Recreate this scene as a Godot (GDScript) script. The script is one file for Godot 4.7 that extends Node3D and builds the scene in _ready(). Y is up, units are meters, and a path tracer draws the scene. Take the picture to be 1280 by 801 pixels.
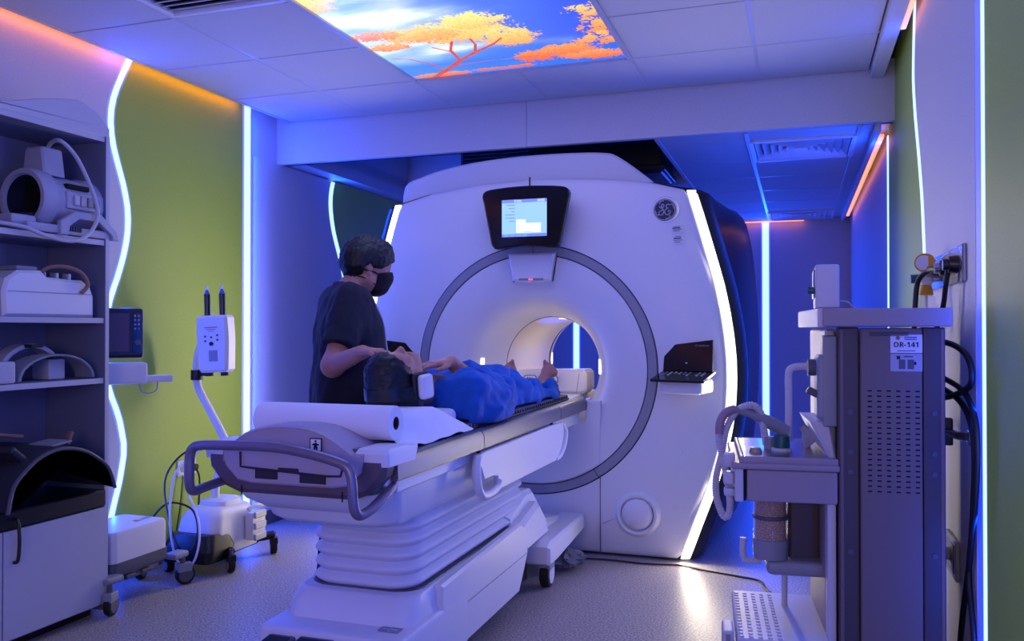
extends Node3D
# An MRI room under coloured LED light. x right, y up, -z into the room; the camera stands above the origin.

const GX := -1.445      # scanner axis
const GY := 1.04
const GZ := -4.65       # scanner front plane
const WL := -3.30       # left wall
const WR := 0.50        # right wall
const WB := -9.0        # back wall
const WF := 1.6         # wall behind the camera
const HC := 2.634       # front ceiling
const HB := 2.365       # lower rear ceiling

var used := {}
var M := {}
var rng := RandomNumberGenerator.new()

# ---------------------------------------------------------------- mesh builder
class MB:
	var v := PackedVector3Array()
	var u := PackedVector2Array()

	func put(t: PackedVector3Array, uv := PackedVector2Array()) -> void:
		var c := Vector3.ZERO
		for p in t: c += p
		c /= maxf(t.size(), 1)
		var vol := 0.0
		for i in range(0, t.size(), 3):
			vol += (t[i] - c).dot((t[i + 1] - c).cross(t[i + 2] - c))
		var flip := vol > 0.0
		var has := uv.size() == t.size()
		for i in range(0, t.size(), 3):
			var o := [i, i + 2, i + 1] if flip else [i, i + 1, i + 2]
			for k in o:
				v.append(t[k])
				u.append(uv[k] if has else Vector2.ZERO)

	static func q(t: PackedVector3Array, a: Vector3, b: Vector3, c: Vector3, d: Vector3) -> void:
		t.append_array(PackedVector3Array([a, b, c, a, c, d]))

	# box with rounded edges of radius r in n steps
	func box(c: Vector3, s: Vector3, r := 0.0, n := 1, xf := Transform3D()) -> MB:
		var h := s * 0.5
		r = minf(r, minf(h.x, minf(h.y, h.z)) * 0.98)
		var g := []
		for ax in 3:
			var l := []
			if r <= 0.0:
				l = [-h[ax], h[ax]]
			else:
				for i in n + 1: l.append(-h[ax] + r * (1.0 - cos(0.5 * PI * i / n)) if n > 1 else -h[ax] + r * i)
				for i in n + 1: l.append(h[ax] - r + (r * sin(0.5 * PI * i / n) if n > 1 else r * i))
			g.append(l)
		var t := PackedVector3Array()
		var inn := h - Vector3(r, r, r)
		for ax in 3:
			var b := (ax + 1) % 3
			var d := (ax + 2) % 3
			for sg in [-1.0, 1.0]:
				for i in g[b].size() - 1:
					for j in g[d].size() - 1:
						var ps := []
						for k in [[0, 0], [1, 0], [1, 1], [0, 1]]:
							var p := Vector3.ZERO
							p[ax] = sg * h[ax]
							p[b] = g[b][i + k[0]]
							p[d] = g[d][j + k[1]]
							if r > 0.0:
								var e := p.clamp(-inn, inn)
								if n == 1:
									# chamfer: pull corners in
									var off := p - e
									var m := 0
									for z in 3:
										if absf(off[z]) > 1e-6: m += 1
									if m >= 2:
										p = e
										p[ax] = e[ax] + off[ax] * (1.0 if false else 0.5)
										for z in [b, d]: p[z] = e[z] + off[z] * 0.5
								else:
									p = e + (p - e).normalized() * r
							ps.append(xf * (p + c))
						if sg > 0: MB.q(t, ps[0], ps[1], ps[2], ps[3])
						else: MB.q(t, ps[0], ps[3], ps[2], ps[1])
		put(t)
		return self

	# rings of equal size joined into a skin
	func loft(rings: Array, closed := true, cap := true) -> MB:
		var t := PackedVector3Array()
		for i in rings.size() - 1:
			var a: PackedVector3Array = rings[i]
			var b: PackedVector3Array = rings[i + 1]
			var n := a.size()
			for j in (n if closed else n - 1):
				MB.q(t, a[j], a[(j + 1) % n], b[(j + 1) % n], b[j])
		if cap and closed:
			for e in [[0, false], [rings.size() - 1, true]]:
				var a: PackedVector3Array = rings[e[0]]
				var c := Vector3.ZERO
				for p in a: c += p
				c /= a.size()
				for j in a.size():
					if e[1]: t.append_array(PackedVector3Array([a[j], a[(j + 1) % a.size()], c]))
					else: t.append_array(PackedVector3Array([a[(j + 1) % a.size()], a[j], c]))
		put(t)
		return self

	func tube(pts: Array, r, seg := 10, cap := true) -> MB:
		var rings := []
		var n := pts.size()
		var tg: Vector3 = (pts[1] - pts[0]).normalized()
		var up := tg.cross(Vector3.UP if absf(tg.y) < 0.9 else Vector3.RIGHT).normalized()
		for i in n:
			var d: Vector3 = pts[mini(i + 1, n - 1)] - pts[maxi(i - 1, 0)]
			d = d.normalized()
			up = (up - d * up.dot(d)).normalized()
			var s := d.cross(up)
			var rr: float = r[i] if r is Array else r
			var ring := PackedVector3Array()
			for k in seg:
				var a := TAU * k / seg
				ring.append(pts[i] + (up * cos(a) + s * sin(a)) * rr)
			rings.append(ring)
		return loft(rings, true, cap)

	func cyl(a: Vector3, b: Vector3, r: float, seg := 24, r2 := -1.0, bev := 0.0) -> MB:
		if r2 < 0.0: r2 = r
		if bev > 0.0:
			var d := (b - a).normalized() * bev
			return tube([a, a + d * 0.3, a + d, b - d, b - d * 0.3, b], [r - bev, r - bev * 0.3, r, r2, r2 - bev * 0.3, r2 - bev], seg)
		return tube([a, b], [r, r2], seg)

	# profile [Vector2(radius, height)] turned about y of xf
	func lathe(pr: Array, xf := Transform3D(), seg := 32, cap := true) -> MB:
		var rings := []
		for p in pr:
			var ring := PackedVector3Array()
			for k in seg:
				var a := TAU * k / seg
				ring.append(xf * Vector3(p.x * cos(a), p.y, p.x * sin(a)))
			rings.append(ring)
		return loft(rings, true, cap)

	# polygon in xf's xy plane, from z=0 to z=d, chamfered
	func prism(poly: PackedVector2Array, d: float, xf := Transform3D(), bev := 0.0) -> MB:
		var n := poly.size()
		if not Geometry2D.is_polygon_clockwise(poly):
			poly = poly.duplicate()
			poly.reverse()
		var ins := PackedVector2Array()
		for i in n:
			var e1 := (poly[i] - poly[(i + n - 1) % n]).normalized()
			var e2 := (poly[(i + 1) % n] - poly[i]).normalized()
			var nn := (e1.orthogonal() + e2.orthogonal())
			nn = nn.normalized() / maxf(0.5, nn.normalized().dot(e1.orthogonal()))
			ins.append(poly[i] + nn * bev)
		if bev > 0.0:
			# inward is the side that keeps the area smaller
			if absf(area(ins)) > absf(area(poly)):
				for i in n: ins[i] = poly[i] * 2.0 - ins[i]
		var idx := Geometry2D.triangulate_polygon(poly)
		var t := PackedVector3Array()
		var lay := [[poly, 0.0], [poly, d]] if bev <= 0.0 else [[ins, 0.0], [poly, bev], [poly, d - bev], [ins, d]]
		for l in lay.size() - 1:
			var a: PackedVector2Array = lay[l][0]
			var b: PackedVector2Array = lay[l + 1][0]
			var za: float = lay[l][1]
			var zb: float = lay[l + 1][1]
			for j in n:
				var k := (j + 1) % n
				MB.q(t, xf * Vector3(a[j].x, a[j].y, za), xf * Vector3(a[k].x, a[k].y, za), xf * Vector3(b[k].x, b[k].y, zb), xf * Vector3(b[j].x, b[j].y, zb))
		var cap := ins if bev > 0.0 else poly
		for i in range(0, idx.size(), 3):
			for e in [[0.0, 0, 1, 2], [d, 0, 2, 1]]:
				for k in [e[1], e[2], e[3]]:
					var p := cap[idx[i + k]]
					t.append(xf * Vector3(p.x, p.y, e[0]))
		# make the caps agree with the sides
		var side := t.slice(0, t.size() - idx.size() * 2)
		var caps := t.slice(t.size() - idx.size() * 2)
		var fixed := orient(side, caps)
		put(fixed)
		return self

	static func area(p: PackedVector2Array) -> float:
		var s := 0.0
		for i in p.size(): s += p[i].cross(p[(i + 1) % p.size()])
		return s * 0.5

	# flips the caps if their winding does not match the sides
	static func orient(side: PackedVector3Array, caps: PackedVector3Array) -> PackedVector3Array:
		var edges := {}
		for i in range(0, side.size(), 3):
			for k in 3:
				edges[[Vector3i(side[i + k] * 20000.0), Vector3i(side[i + (k + 1) % 3] * 20000.0)]] = true
		var same := 0
		var opp := 0
		for i in range(0, caps.size(), 3):
			for k in 3:
				var a := Vector3i(caps[i + k] * 20000.0)
				var b := Vector3i(caps[i + (k + 1) % 3] * 20000.0)
				if edges.has([a, b]): same += 1
				if edges.has([b, a]): opp += 1
		var r := side.duplicate()
		if same > opp:
			for i in range(0, caps.size(), 3):
				r.append_array(PackedVector3Array([caps[i], caps[i + 2], caps[i + 1]]))
		else:
			r.append_array(caps)
		return r

	# open sheet: grid of points [rows][cols] with optional uv
	func sheet(g: Array, uvs := []) -> MB:
		for i in g.size() - 1:
			for j in g[i].size() - 1:
				for k in [[0, 0], [0, 1], [1, 1], [0, 0], [1, 1], [1, 0]]:
					v.append(g[i + k[0]][j + k[1]])
					u.append(uvs[i + k[0]][j + k[1]] if uvs.size() else Vector2.ZERO)
		return self

	func join(o: MB, xf := Transform3D()) -> MB:
		for p in o.v: v.append(xf * p)
		u.append_array(o.u)
		return self

	func mesh(angle := 40.0) -> ArrayMesh:
		var nf := v.size() / 3
		var fn := PackedVector3Array()
		fn.resize(nf)
		var at := {}
		for f in nf:
			var n := (v[f * 3 + 2] - v[f * 3]).cross(v[f * 3 + 1] - v[f * 3])
			fn[f] = n
			for k in 3:
				var key := Vector3i((v[f * 3 + k] * 20000.0).round())
				if not at.has(key): at[key] = PackedInt32Array()
				at[key].append(f)
		var nm := PackedVector3Array()
		nm.resize(v.size())
		var lim := cos(deg_to_rad(angle))
		for f in nf:
			var me := fn[f].normalized()
			for k in 3:
				var s := Vector3.ZERO
				for g in at[Vector3i((v[f * 3 + k] * 20000.0).round())]:
					if fn[g].normalized().dot(me) > lim: s += fn[g]
				nm[f * 3 + k] = s.normalized() if s.length_squared() > 1e-20 else me
		var ar := []
		ar.resize(Mesh.ARRAY_MAX)
		ar[Mesh.ARRAY_VERTEX] = v
		ar[Mesh.ARRAY_NORMAL] = nm
		ar[Mesh.ARRAY_TEX_UV] = u
		var m := ArrayMesh.new()
		m.add_surface_from_arrays(Mesh.PRIMITIVE_TRIANGLES, ar)
		return m

func mb() -> MB: return MB.new()

func numbered(called: String) -> String:
	var n: int = used.get(called, 0)
	used[called] = n + 1
	return called if n == 0 else "%s_%03d" % [called, n]

func obj(called: String, m, material: Material, parent: Node = self, angle := 40.0) -> MeshInstance3D:
	var o := MeshInstance3D.new()
	o.mesh = m.mesh(angle) if m is MB else m
	o.material_override = material
	o.name = numbered(called) if parent == self else called
	parent.add_child(o, true)
	return o

func tag(o: Node, label: String, category := "", group := "", kind := "") -> Node:
	o.set_meta("label", label)
	if category: o.set_meta("category", category)
	if group: o.set_meta("group", group)
	if kind: o.set_meta("kind", kind)
	return o

func thing(called: String, label: String, category: String, at := Vector3.ZERO, turn := 0.0, group := "") -> Node3D:
	var o := Node3D.new()
	o.name = numbered(called)
	add_child(o)
	o.position = at
	o.rotation.y = turn
	tag(o, label, category, group)
	return o

func struct(called: String, m, material: Material, label: String, parent: Node = self) -> MeshInstance3D:
	var o := obj(called, m, material, parent)
	if parent == self: tag(o, label, "", "", "structure")
	return o

func smooth(pts: Array, n := 6) -> Array:
	var out := []
	var c := pts.size()
	for i in c - 1:
		var p0: Vector3 = pts[maxi(i - 1, 0)]
		var p1: Vector3 = pts[i]
		var p2: Vector3 = pts[i + 1]
		var p3: Vector3 = pts[mini(i + 2, c - 1)]
		for k in n: out.append(p1.cubic_interpolate(p2, p0, p3, float(k) / n))
	out.append(pts[c - 1])
	return out

func smooth2(pts: Array, n := 6) -> PackedVector2Array:
	var a := []
	for p in pts: a.append(Vector3(p.x, p.y, 0))
	var out := PackedVector2Array()
	for p in smooth(a, n): out.append(Vector2(p.x, p.y))
	return out

func interp(tab: Array, y: float) -> float:      # [[y, value]...] rising in y
	for i in tab.size() - 1:
		if y <= tab[i + 1][0]:
			var t := clampf((y - tab[i][0]) / (tab[i + 1][0] - tab[i][0]), 0.0, 1.0)
			return lerpf(tab[i][1], tab[i + 1][1], t)
	return tab[-1][1]

func round_rect(w: float, h: float, r: float, n := 4) -> PackedVector2Array:
	var p := PackedVector2Array()
	for c in [[1, 1, 0], [-1, 1, 1], [-1, -1, 2], [1, -1, 3]]:
		for i in n + 1:
			var a: float = (c[2] + float(i) / n) * PI / 2
			p.append(Vector2(c[0] * (w / 2 - r) + cos(a) * r, c[1] * (h / 2 - r) + sin(a) * r))
	return p

func aim(at: Vector3, z: Vector3, up := Vector3.UP) -> Transform3D:   # local +z points along z
	z = z.normalized()
	var x := up.cross(z).normalized()
	return Transform3D(Basis(x, z.cross(x), z), at)

func text(s: String, height: float, material: Material, parent: Node, xf: Transform3D, called := "lettering", font := "Droid Sans", bold := false) -> MeshInstance3D:
	var f := SystemFont.new()
	f.font_names = PackedStringArray([font])
	f.font_weight = 700 if bold else 400
	var t := TextMesh.new()
	t.font = f
	t.text = s
	t.font_size = 32
	t.pixel_size = height / 23.0
	t.depth = 0.0006
	t.curve_step = 2.0
	var o := obj(called, t, material, parent)
	o.transform = xf
	return o

# ---------------------------------------------------------------- materials and light
func mat(c: Color, rough := 0.5, metal := 0.0, spec := 0.5) -> StandardMaterial3D:
	var m := StandardMaterial3D.new()
	m.albedo_color = c
	m.roughness = rough
	m.metallic = metal
	m.metallic_specular = spec
	return m

func glow(c: Color, e: float) -> StandardMaterial3D:
	var m := mat(Color(0.8, 0.8, 0.8), 0.4)
	m.emission_enabled = true
	m.emission = c
	m.emission_energy_multiplier = e
	return m

func noise_tex(freq: float, ramp: Array, sz := 512, kind := FastNoiseLite.TYPE_SIMPLEX, oct := 3, sd := 1) -> NoiseTexture2D:
	var n := FastNoiseLite.new()
	n.noise_type = kind
	n.frequency = freq
	n.fractal_octaves = oct
	n.seed = sd
	var t := NoiseTexture2D.new()
	t.width = sz
	t.height = sz
	t.seamless = true
	t.noise = n
	if ramp.size():
		var g := Gradient.new()
		g.offsets = PackedFloat32Array()
		g.colors = PackedColorArray()
		var of := PackedFloat32Array()
		var co := PackedColorArray()
		for r in ramp:
			of.append(r[0])
			co.append(r[1])
		g.offsets = of
		g.colors = co
		t.color_ramp = g
	return t

func tri(m: StandardMaterial3D, tex: Texture2D, scale: float) -> StandardMaterial3D:
	m.albedo_texture = tex
	m.uv1_triplanar = true
	m.uv1_world_triplanar = true
	m.uv1_scale = Vector3.ONE * scale
	return m

func grain(m: StandardMaterial3D, tex: Texture2D, depth: float) -> StandardMaterial3D:
	m.heightmap_enabled = true
	m.heightmap_texture = tex
	m.heightmap_scale = depth
	return m

func area_light(called: String, at: Vector3, towards: Vector3, sx: float, sy: float, c: Color, e: float, up := Vector3.UP) -> void:
	var l := AreaLight3D.new()
	l.name = numbered(called)
	add_child(l)
	if absf(towards.normalized().dot(up)) > 0.95: up = Vector3.FORWARD
	l.transform = aim(at, -towards, up)
	l.area_size = Vector2(sx, sy)
	l.light_color = c
	l.light_energy = e
	l.shadow_enabled = true
	l.set("area_range", 25.0)
	l.set("area_attenuation", 2.0)

const BLUE := Color(0.0, 0.26, 1.0)
const ORANGE := Color(1.0, 0.50, 0.05)
const WARM := Color(1.0, 0.93, 0.80)

func make_materials() -> void:
	M.floor = mat(Color.WHITE, 0.40, 0.0, 0.4)
	tri(M.floor, noise_tex(0.16, [[0.0, Color(0.36, 0.33, 0.32)], [0.35, Color(0.56, 0.53, 0.51)], [0.5, Color(0.62, 0.59, 0.57)], [0.66, Color(0.66, 0.63, 0.61)], [1.0, Color(0.86, 0.84, 0.82)]], 512, FastNoiseLite.TYPE_SIMPLEX, 4), 0.9)
	var paint := noise_tex(0.12, [[0.0, Color(0.93, 0.93, 0.93)], [1.0, Color(1, 1, 1)]], 512, FastNoiseLite.TYPE_SIMPLEX, 4, 3)
	M.paint = tri(mat(Color(0.82, 0.82, 0.84), 0.55), paint, 1.4)
	M.green = tri(mat(Color(0.66, 0.77, 0.28), 0.5), paint, 1.4)
	M.tile = tri(mat(Color(0.80, 0.80, 0.80), 0.8), noise_tex(0.3, [[0.0, Color(0.86, 0.86, 0.86)], [0.5, Color(0.97, 0.97, 0.97)], [1.0, Color(1, 1, 1)]], 512, FastNoiseLite.TYPE_SIMPLEX, 3, 9), 1.2)
	M.grid = mat(Color(0.72, 0.72, 0.74), 0.35)
	M.gap = mat(Color(0.05, 0.05, 0.06), 0.9)
	M.white = mat(Color(0.86, 0.86, 0.87), 0.38)
	M.white_soft = mat(Color(0.84, 0.84, 0.86), 0.6)
	M.cream = mat(Color(0.90, 0.87, 0.82), 0.42)
	M.grey = mat(Color(0.55, 0.56, 0.60), 0.42)
	M.grey_dark = mat(Color(0.33, 0.34, 0.38), 0.45)
	M.mauve = mat(Color(0.36, 0.30, 0.33), 0.5)
	M.end_grey = mat(Color(0.66, 0.61, 0.65), 0.45)
	M.rail = mat(Color(0.45, 0.45, 0.47), 0.36, 0.6)
	M.handle = mat(Color(0.50, 0.46, 0.52), 0.36, 0.55)
	M.recess = mat(Color(0.16, 0.13, 0.18), 0.7)
	M.steel = mat(Color(0.62, 0.62, 0.64), 0.24, 0.9)
	M.black = mat(Color(0.025, 0.025, 0.03), 0.35)
	M.black_gloss = mat(Color(0.012, 0.012, 0.015), 0.12)
	M.rubber = mat(Color(0.035, 0.035, 0.04), 0.7)
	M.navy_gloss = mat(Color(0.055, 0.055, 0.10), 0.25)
	M.bronze = mat(Color(0.16, 0.13, 0.11), 0.35)
	M.red = mat(Color(0.62, 0.03, 0.08), 0.4)
	M.ink = mat(Color(0.07, 0.07, 0.12), 0.6)
	M.label = mat(Color(0.85, 0.85, 0.88), 0.5)
	M.teal = mat(Color(0.02, 0.34, 0.33), 0.4)
	M.yellow = mat(Color(0.85, 0.60, 0.05), 0.4)
	M.skin = mat(Color(0.72, 0.50, 0.42), 0.5)
	M.skin.subsurf_scatter_enabled = true
	M.skin.subsurf_scatter_strength = 0.08
	M.hair = mat(Color(0.012, 0.011, 0.012), 0.5)
	var weave := noise_tex(0.25, [], 256, FastNoiseLite.TYPE_SIMPLEX, 2, 5)
	M.scrub = grain(tri(mat(Color(0.05, 0.07, 0.17), 0.85), noise_tex(0.02, [[0.0, Color(0.8, 0.8, 0.8)], [1.0, Color(1, 1, 1)]], 256, FastNoiseLite.TYPE_SIMPLEX, 3, 6), 2.0), weave, 0.08)
	M.gown = grain(tri(mat(Color(0.03, 0.38, 0.76), 0.8), noise_tex(0.02, [[0.0, Color(0.85, 0.85, 0.85)], [1.0, Color(1, 1, 1)]], 256, FastNoiseLite.TYPE_SIMPLEX, 3, 7), 2.0), weave, 0.08)
	M.paper = mat(Color(0.90, 0.90, 0.92), 0.85)
	M.cabinet = tri(mat(Color(0.46, 0.48, 0.58), 0.5), paint, 2.0)
	M.cabinet_edge = mat(Color(0.72, 0.72, 0.76), 0.4)
	M.counter = mat(Color(0.10, 0.10, 0.13), 0.35)
	M.machine = tri(mat(Color(0.47, 0.41, 0.40), 0.5), paint, 4.0)
	M.machine_dark = mat(Color(0.29, 0.25, 0.27), 0.45)
	M.machine_light = mat(Color(0.60, 0.55, 0.57), 0.45)
	M.machine_white = mat(Color(0.78, 0.77, 0.80), 0.45)
	M.granules = tri(mat(Color(1, 1, 1), 0.8), noise_tex(0.3, [[0.0, Color(0.42, 0.30, 0.24)], [0.45, Color(0.70, 0.54, 0.45)], [1.0, Color(0.88, 0.78, 0.70)]], 256, FastNoiseLite.TYPE_CELLULAR, 1, 8), 3.0)
	M.clear = mat(Color(0.9, 0.9, 0.95, 0.12), 0.08)
	M.clear.transparency = BaseMaterial3D.TRANSPARENCY_ALPHA
	M.fluid = mat(Color(0.02, 0.06, 0.14), 0.15)
	M.apron = mat(Color(0.20, 0.20, 0.24), 0.5)
	M.tan = mat(Color(0.55, 0.42, 0.37), 0.6)
	M.led_blue = glow(Color(0.70, 0.86, 1.0), 1.25)
	M.led_blue_edge = glow(Color(0.03, 0.22, 1.0), 0.9)
	M.led_orange = glow(Color(1.0, 0.58, 0.10), 1.4)
	M.led_white = glow(Color(1.0, 0.97, 0.90), 2.2)
	M.led_warm = glow(Color(1.0, 0.90, 0.68), 2.0)
	M.screen_black = mat(Color(0.02, 0.02, 0.025), 0.1)

func _ready() -> void:
	rng.seed = 11
	# ---- camera
	var cam := Camera3D.new()
	cam.name = "camera"
	add_child(cam)
	cam.position = Vector3(0, 1.27, 0)
	cam.rotation = Vector3(atan(10.5 / 1060.0), deg_to_rad(18.7), 0)
	cam.fov = rad_to_deg(2.0 * atan(400.5 / 1060.0))
	cam.near = 0.05
	cam.far = 60.0
	# ---- environment
	var we := WorldEnvironment.new()
	we.name = "environment"
	var e := Environment.new()
	e.background_mode = Environment.BG_COLOR
	e.background_color = Color.BLACK
	e.tonemap_mode = Environment.TONE_MAPPER_LINEAR
	e.tonemap_exposure = 1.1
	e.sdfgi_enabled = true
	e.ssao_enabled = true
	e.ssil_enabled = true
	we.environment = e
	add_child(we)
	# ---- large lights: the sky panel overhead and the lit control room behind its window
	area_light("sky_panel_lamp", Vector3(-1.4, HC - 0.03, -3.28), Vector3.DOWN, 1.14, 1.74, Color(0.50, 0.58, 1.0), 1.25)
	area_light("control_room_lamp", Vector3(-0.55, 1.55, WF - 0.03), Vector3.FORWARD, 1.5, 0.9, Color(1.0, 0.84, 0.78), 1.8)
	make_materials()
	build_room()
	build_lights()
	build_scanner()
	build_table()
	build_people()
	build_left()
	build_right()
	build_small()
	settle()

# puts each thing's origin at its base
func settle() -> void:
	for o in get_children():
		if not (o is Node3D and o.has_meta("category")): continue
		if o is MeshInstance3D and o.get_child_count() == 0 and o.mesh is ArrayMesh:
			var bb: AABB = o.mesh.get_aabb()
			var b := Vector3(bb.get_center().x, bb.position.y, bb.get_center().z)
			var ar: Array = o.mesh.surface_get_arrays(0)
			var vs: PackedVector3Array = ar[Mesh.ARRAY_VERTEX]
			for i in vs.size(): vs[i] -= b
			ar[Mesh.ARRAY_VERTEX] = vs
			var m := ArrayMesh.new()
			m.add_surface_from_arrays(Mesh.PRIMITIVE_TRIANGLES, ar)
			o.mesh = m
			o.position += o.basis * b
		elif not o is MeshInstance3D:
			var all := AABB()
			var first := true
			for c in o.find_children("*", "MeshInstance3D", true, false):
				var t: Transform3D = c.transform
				var p: Node = c.get_parent()
				while p != o:
					t = p.transform * t
					p = p.get_parent()
				var bb: AABB = t * c.mesh.get_aabb()
				all = bb if first else all.merge(bb)
				first = false
			if first: continue
			var b := Vector3(all.get_center().x, all.position.y, all.get_center().z)
			o.position += o.basis * b
			for c in o.get_children(): c.position -= b

# ---------------------------------------------------------------- the room
const WAVE_L := [[-0.01, -3.365], [0.18, -3.37], [0.327, -3.402], [0.499, -3.46], [0.657, -3.491], [0.825, -3.452], [0.952, -3.388], [1.10, -3.345], [1.25, -3.345], [1.415, -3.385], [1.55, -3.445], [1.686, -3.49], [1.79, -3.508], [1.895, -3.505], [2.01, -3.475], [2.129, -3.428], [2.23, -3.395], [2.322, -3.385], [2.41, -3.395], [2.495, -3.426], [2.60, -3.478], [2.70, -3.53]]
const WAVE_B := [[-0.01, -5.55], [0.5, -5.50], [1.0, -5.62], [1.35, -5.74], [1.582, -5.736], [1.761, -5.664], [1.991, -5.547], [2.12, -5.51], [2.223, -5.501], [2.32, -5.52], [2.425, -5.568]]
const WAVE_R := [[-0.01, -3.95], [0.4, -4.0], [0.8, -3.85], [1.1, -3.72], [1.305, -3.70], [1.562, -3.757], [1.8, -3.82], [1.975, -3.903], [2.2, -4.03], [2.363, -4.09], [2.5, -4.07], [2.70, -4.01]]

func edge_pts(tab, y0: float, y1: float, off: float) -> Array:   # points (z, y) along a wave or a straight z
	var out := []
	if tab is Array:
		var n := 44
		for i in n + 1:
			var y := lerpf(y0, y1, float(i) / n)
			var a := interp(tab, y - 0.03)
			var b := interp(tab, y + 0.03)
			out.append(Vector2((a + b + interp(tab, y)) / 3.0 + off, y))
	else:
		out = [Vector2(tab + off, y0), Vector2(tab + off, y1)]
	return out

# a board on a side wall between two edges (each a z or a wave); side = +1 grows towards +x
func wall_board(x: float, side: float, d: float, near, far, y0: float, y1: float, on := 0.0, of := 0.0) -> MB:
	var p := PackedVector2Array()
	for q in edge_pts(near, y0, y1, on): p.append(q)
	var b := edge_pts(far, y0, y1, of)
	b.reverse()
	for q in b: p.append(q)
	var xf := Transform3D(Basis(Vector3(0, 0, 1), Vector3(0, 1, 0), Vector3(side, 0, 0)), Vector3(x, 0, 0))
	return mb().prism(p, d, xf)

func build_room() -> void:
	struct("floor", mb().box(Vector3((WL + WR) / 2, -0.05, (WF + WB) / 2), Vector3(WR - WL + 0.4, 0.1, WF - WB + 0.4)), M.floor, "speckled grey vinyl floor")
	var wl := struct("wall_left", mb().box(Vector3(WL - 0.1, 1.5, (WF + WB) / 2), Vector3(0.2, 3.2, WF - WB + 0.4)), M.paint, "white wall behind the shelving and the green panel")
	var wr := struct("wall_right", mb().box(Vector3(WR + 0.1, 1.5, (WF + WB) / 2), Vector3(0.2, 3.2, WF - WB + 0.4)), M.paint, "white wall with gas outlets and light strips")
	struct("wall_back", mb().box(Vector3((WL + WR) / 2, 1.5, WB - 0.1), Vector3(WR - WL, 3.2, 0.2)), M.paint, "far white wall behind the scanner")
	# the wall behind the camera, with the control room window in it
	var wf := mb()
	wf.box(Vector3(-2.3375, 1.5, WF + 0.1), Vector3(1.925, 3.2, 0.2)).box(Vector3(0.3875, 1.5, WF + 0.1), Vector3(0.225, 3.2, 0.2))
	wf.box(Vector3(-0.55, 0.5, WF + 0.1), Vector3(1.65, 1.2, 0.2)).box(Vector3(-0.55, 2.55, WF + 0.1), Vector3(1.65, 1.1, 0.2))
	struct("wall_front", wf, M.paint, "white wall with the control room window")
	var win := struct("window_1", mb().box(Vector3(-0.55, 1.55, WF + 0.06), Vector3(1.65, 0.9, 0.02)), glow(Color(1.0, 0.95, 0.88), 0.6), "lit control room window")
	for s: float in [-1.0, 1.0]:
		obj("window_frame", mb().box(Vector3(-0.55 + s * 0.81, 1.55, WF + 0.02), Vector3(0.05, 0.92, 0.06), 0.006), M.grey, win)
		obj("window_frame", mb().box(Vector3(-0.55, 1.55 + s * 0.44, WF + 0.02), Vector3(1.6, 0.05, 0.06), 0.006), M.grey, win)
	# boards on the walls
	obj("white_panel", wall_board(WL, 1, 0.02, 1.55, WAVE_L, 0.0, 2.72, 0, 0.03), M.paint, wl)
	obj("green_panel", wall_board(WL, 1, 0.02, WAVE_L, -4.455, 0.0, 2.72, -0.03, 0), M.green, wl)
	obj("white_panel", wall_board(WL, 1, 0.02, -4.555, WAVE_B, 0.0, HB, 0, 0.03), M.paint, wl)
	obj("green_panel", wall_board(WL, 1, 0.02, WAVE_B, -7.4, 0.0, HB, -0.03, 0), M.green, wl)
	obj("green_panel", wall_board(WR, -1, 0.02, 1.55, -2.59, 0.0, 2.72), M.green, wr)
	obj("white_panel", wall_board(WR, -1, 0.02, -2.73, WAVE_R, 0.0, 2.72, 0, 0.03), M.paint, wr)
	obj("green_panel", wall_board(WR, -1, 0.02, WAVE_R, -5.18, 0.0, 2.72, -0.03, 0), M.green, wr)
	obj("white_panel", wall_board(WR, -1, 0.02, -5.25, -8.95, 0.0, HB), M.paint, wr)
	# front ceiling: backing slab, grid bars, lay-in tiles
	var ce := struct("ceiling", mb().box(Vector3((WL + WR) / 2, HC + 0.19, (WF - 4.9) / 2), Vector3(WR - WL, 0.1, WF + 4.9)), M.paint, "white tiled suspended ceiling of the front bay")
	var xs := [-3.19, -2.6, -2.0, -1.4, -0.8, -0.2, 0.36]
	var zs := [-4.84, -4.24, -3.64, -3.04, -2.44, -1.84, -1.24, -0.64, -0.04, 0.56, 1.16, 1.58]
	for i in xs.size() - 1:
		for j in zs.size() - 1:
			var sky: bool = i in [2, 3] and j in [1, 2, 3]
			if sky or (i == 1 and j == 3): continue
			var w: float = xs[i + 1] - xs[i]
			var d: float = zs[j + 1] - zs[j]
			obj("tile", mb().box(Vector3((xs[i] + xs[i + 1]) / 2, HC + 0.009 + 0.0015 * rng.randf(), (zs[j] + zs[j + 1]) / 2), Vector3(w - 0.016, 0.016, d - 0.016), 0.003), M.tile, ce)
	for x in xs.slice(1, -1):
		if x == -1.4:
			obj("grid_bar", mb().box(Vector3(x, HC + 0.016, -4.54), Vector3(0.024, 0.026, 0.6), 0.002), M.grid, ce)
			obj("grid_bar", mb().box(Vector3(x, HC + 0.016, -0.43), Vector3(0.024, 0.026, 4.02), 0.002), M.grid, ce)
		else:
			obj("grid_bar", mb().box(Vector3(x, HC + 0.016, -1.63), Vector3(0.024, 0.026, 6.42), 0.002), M.grid, ce)
	for z in zs.slice(1, -1):
		if z in [-3.64, -3.04]:
			obj("grid_bar", mb().box(Vector3(-2.6, HC + 0.018, z), Vector3(1.18, 0.026, 0.02), 0.002), M.grid, ce)
			obj("grid_bar", mb().box(Vector3(-0.22, HC + 0.018, z), Vector3(1.16, 0.026, 0.02), 0.002), M.grid, ce)
		else:
			obj("grid_bar", mb().box(Vector3(-1.415, HC + 0.018, z), Vector3(3.55, 0.026, 0.02), 0.002), M.grid, ce)
	obj("edge_trim", mb().box(Vector3(-3.197, HC + 0.05, -1.65), Vector3(0.022, 0.10, 6.46), 0.003), M.grid, ce)
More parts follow.
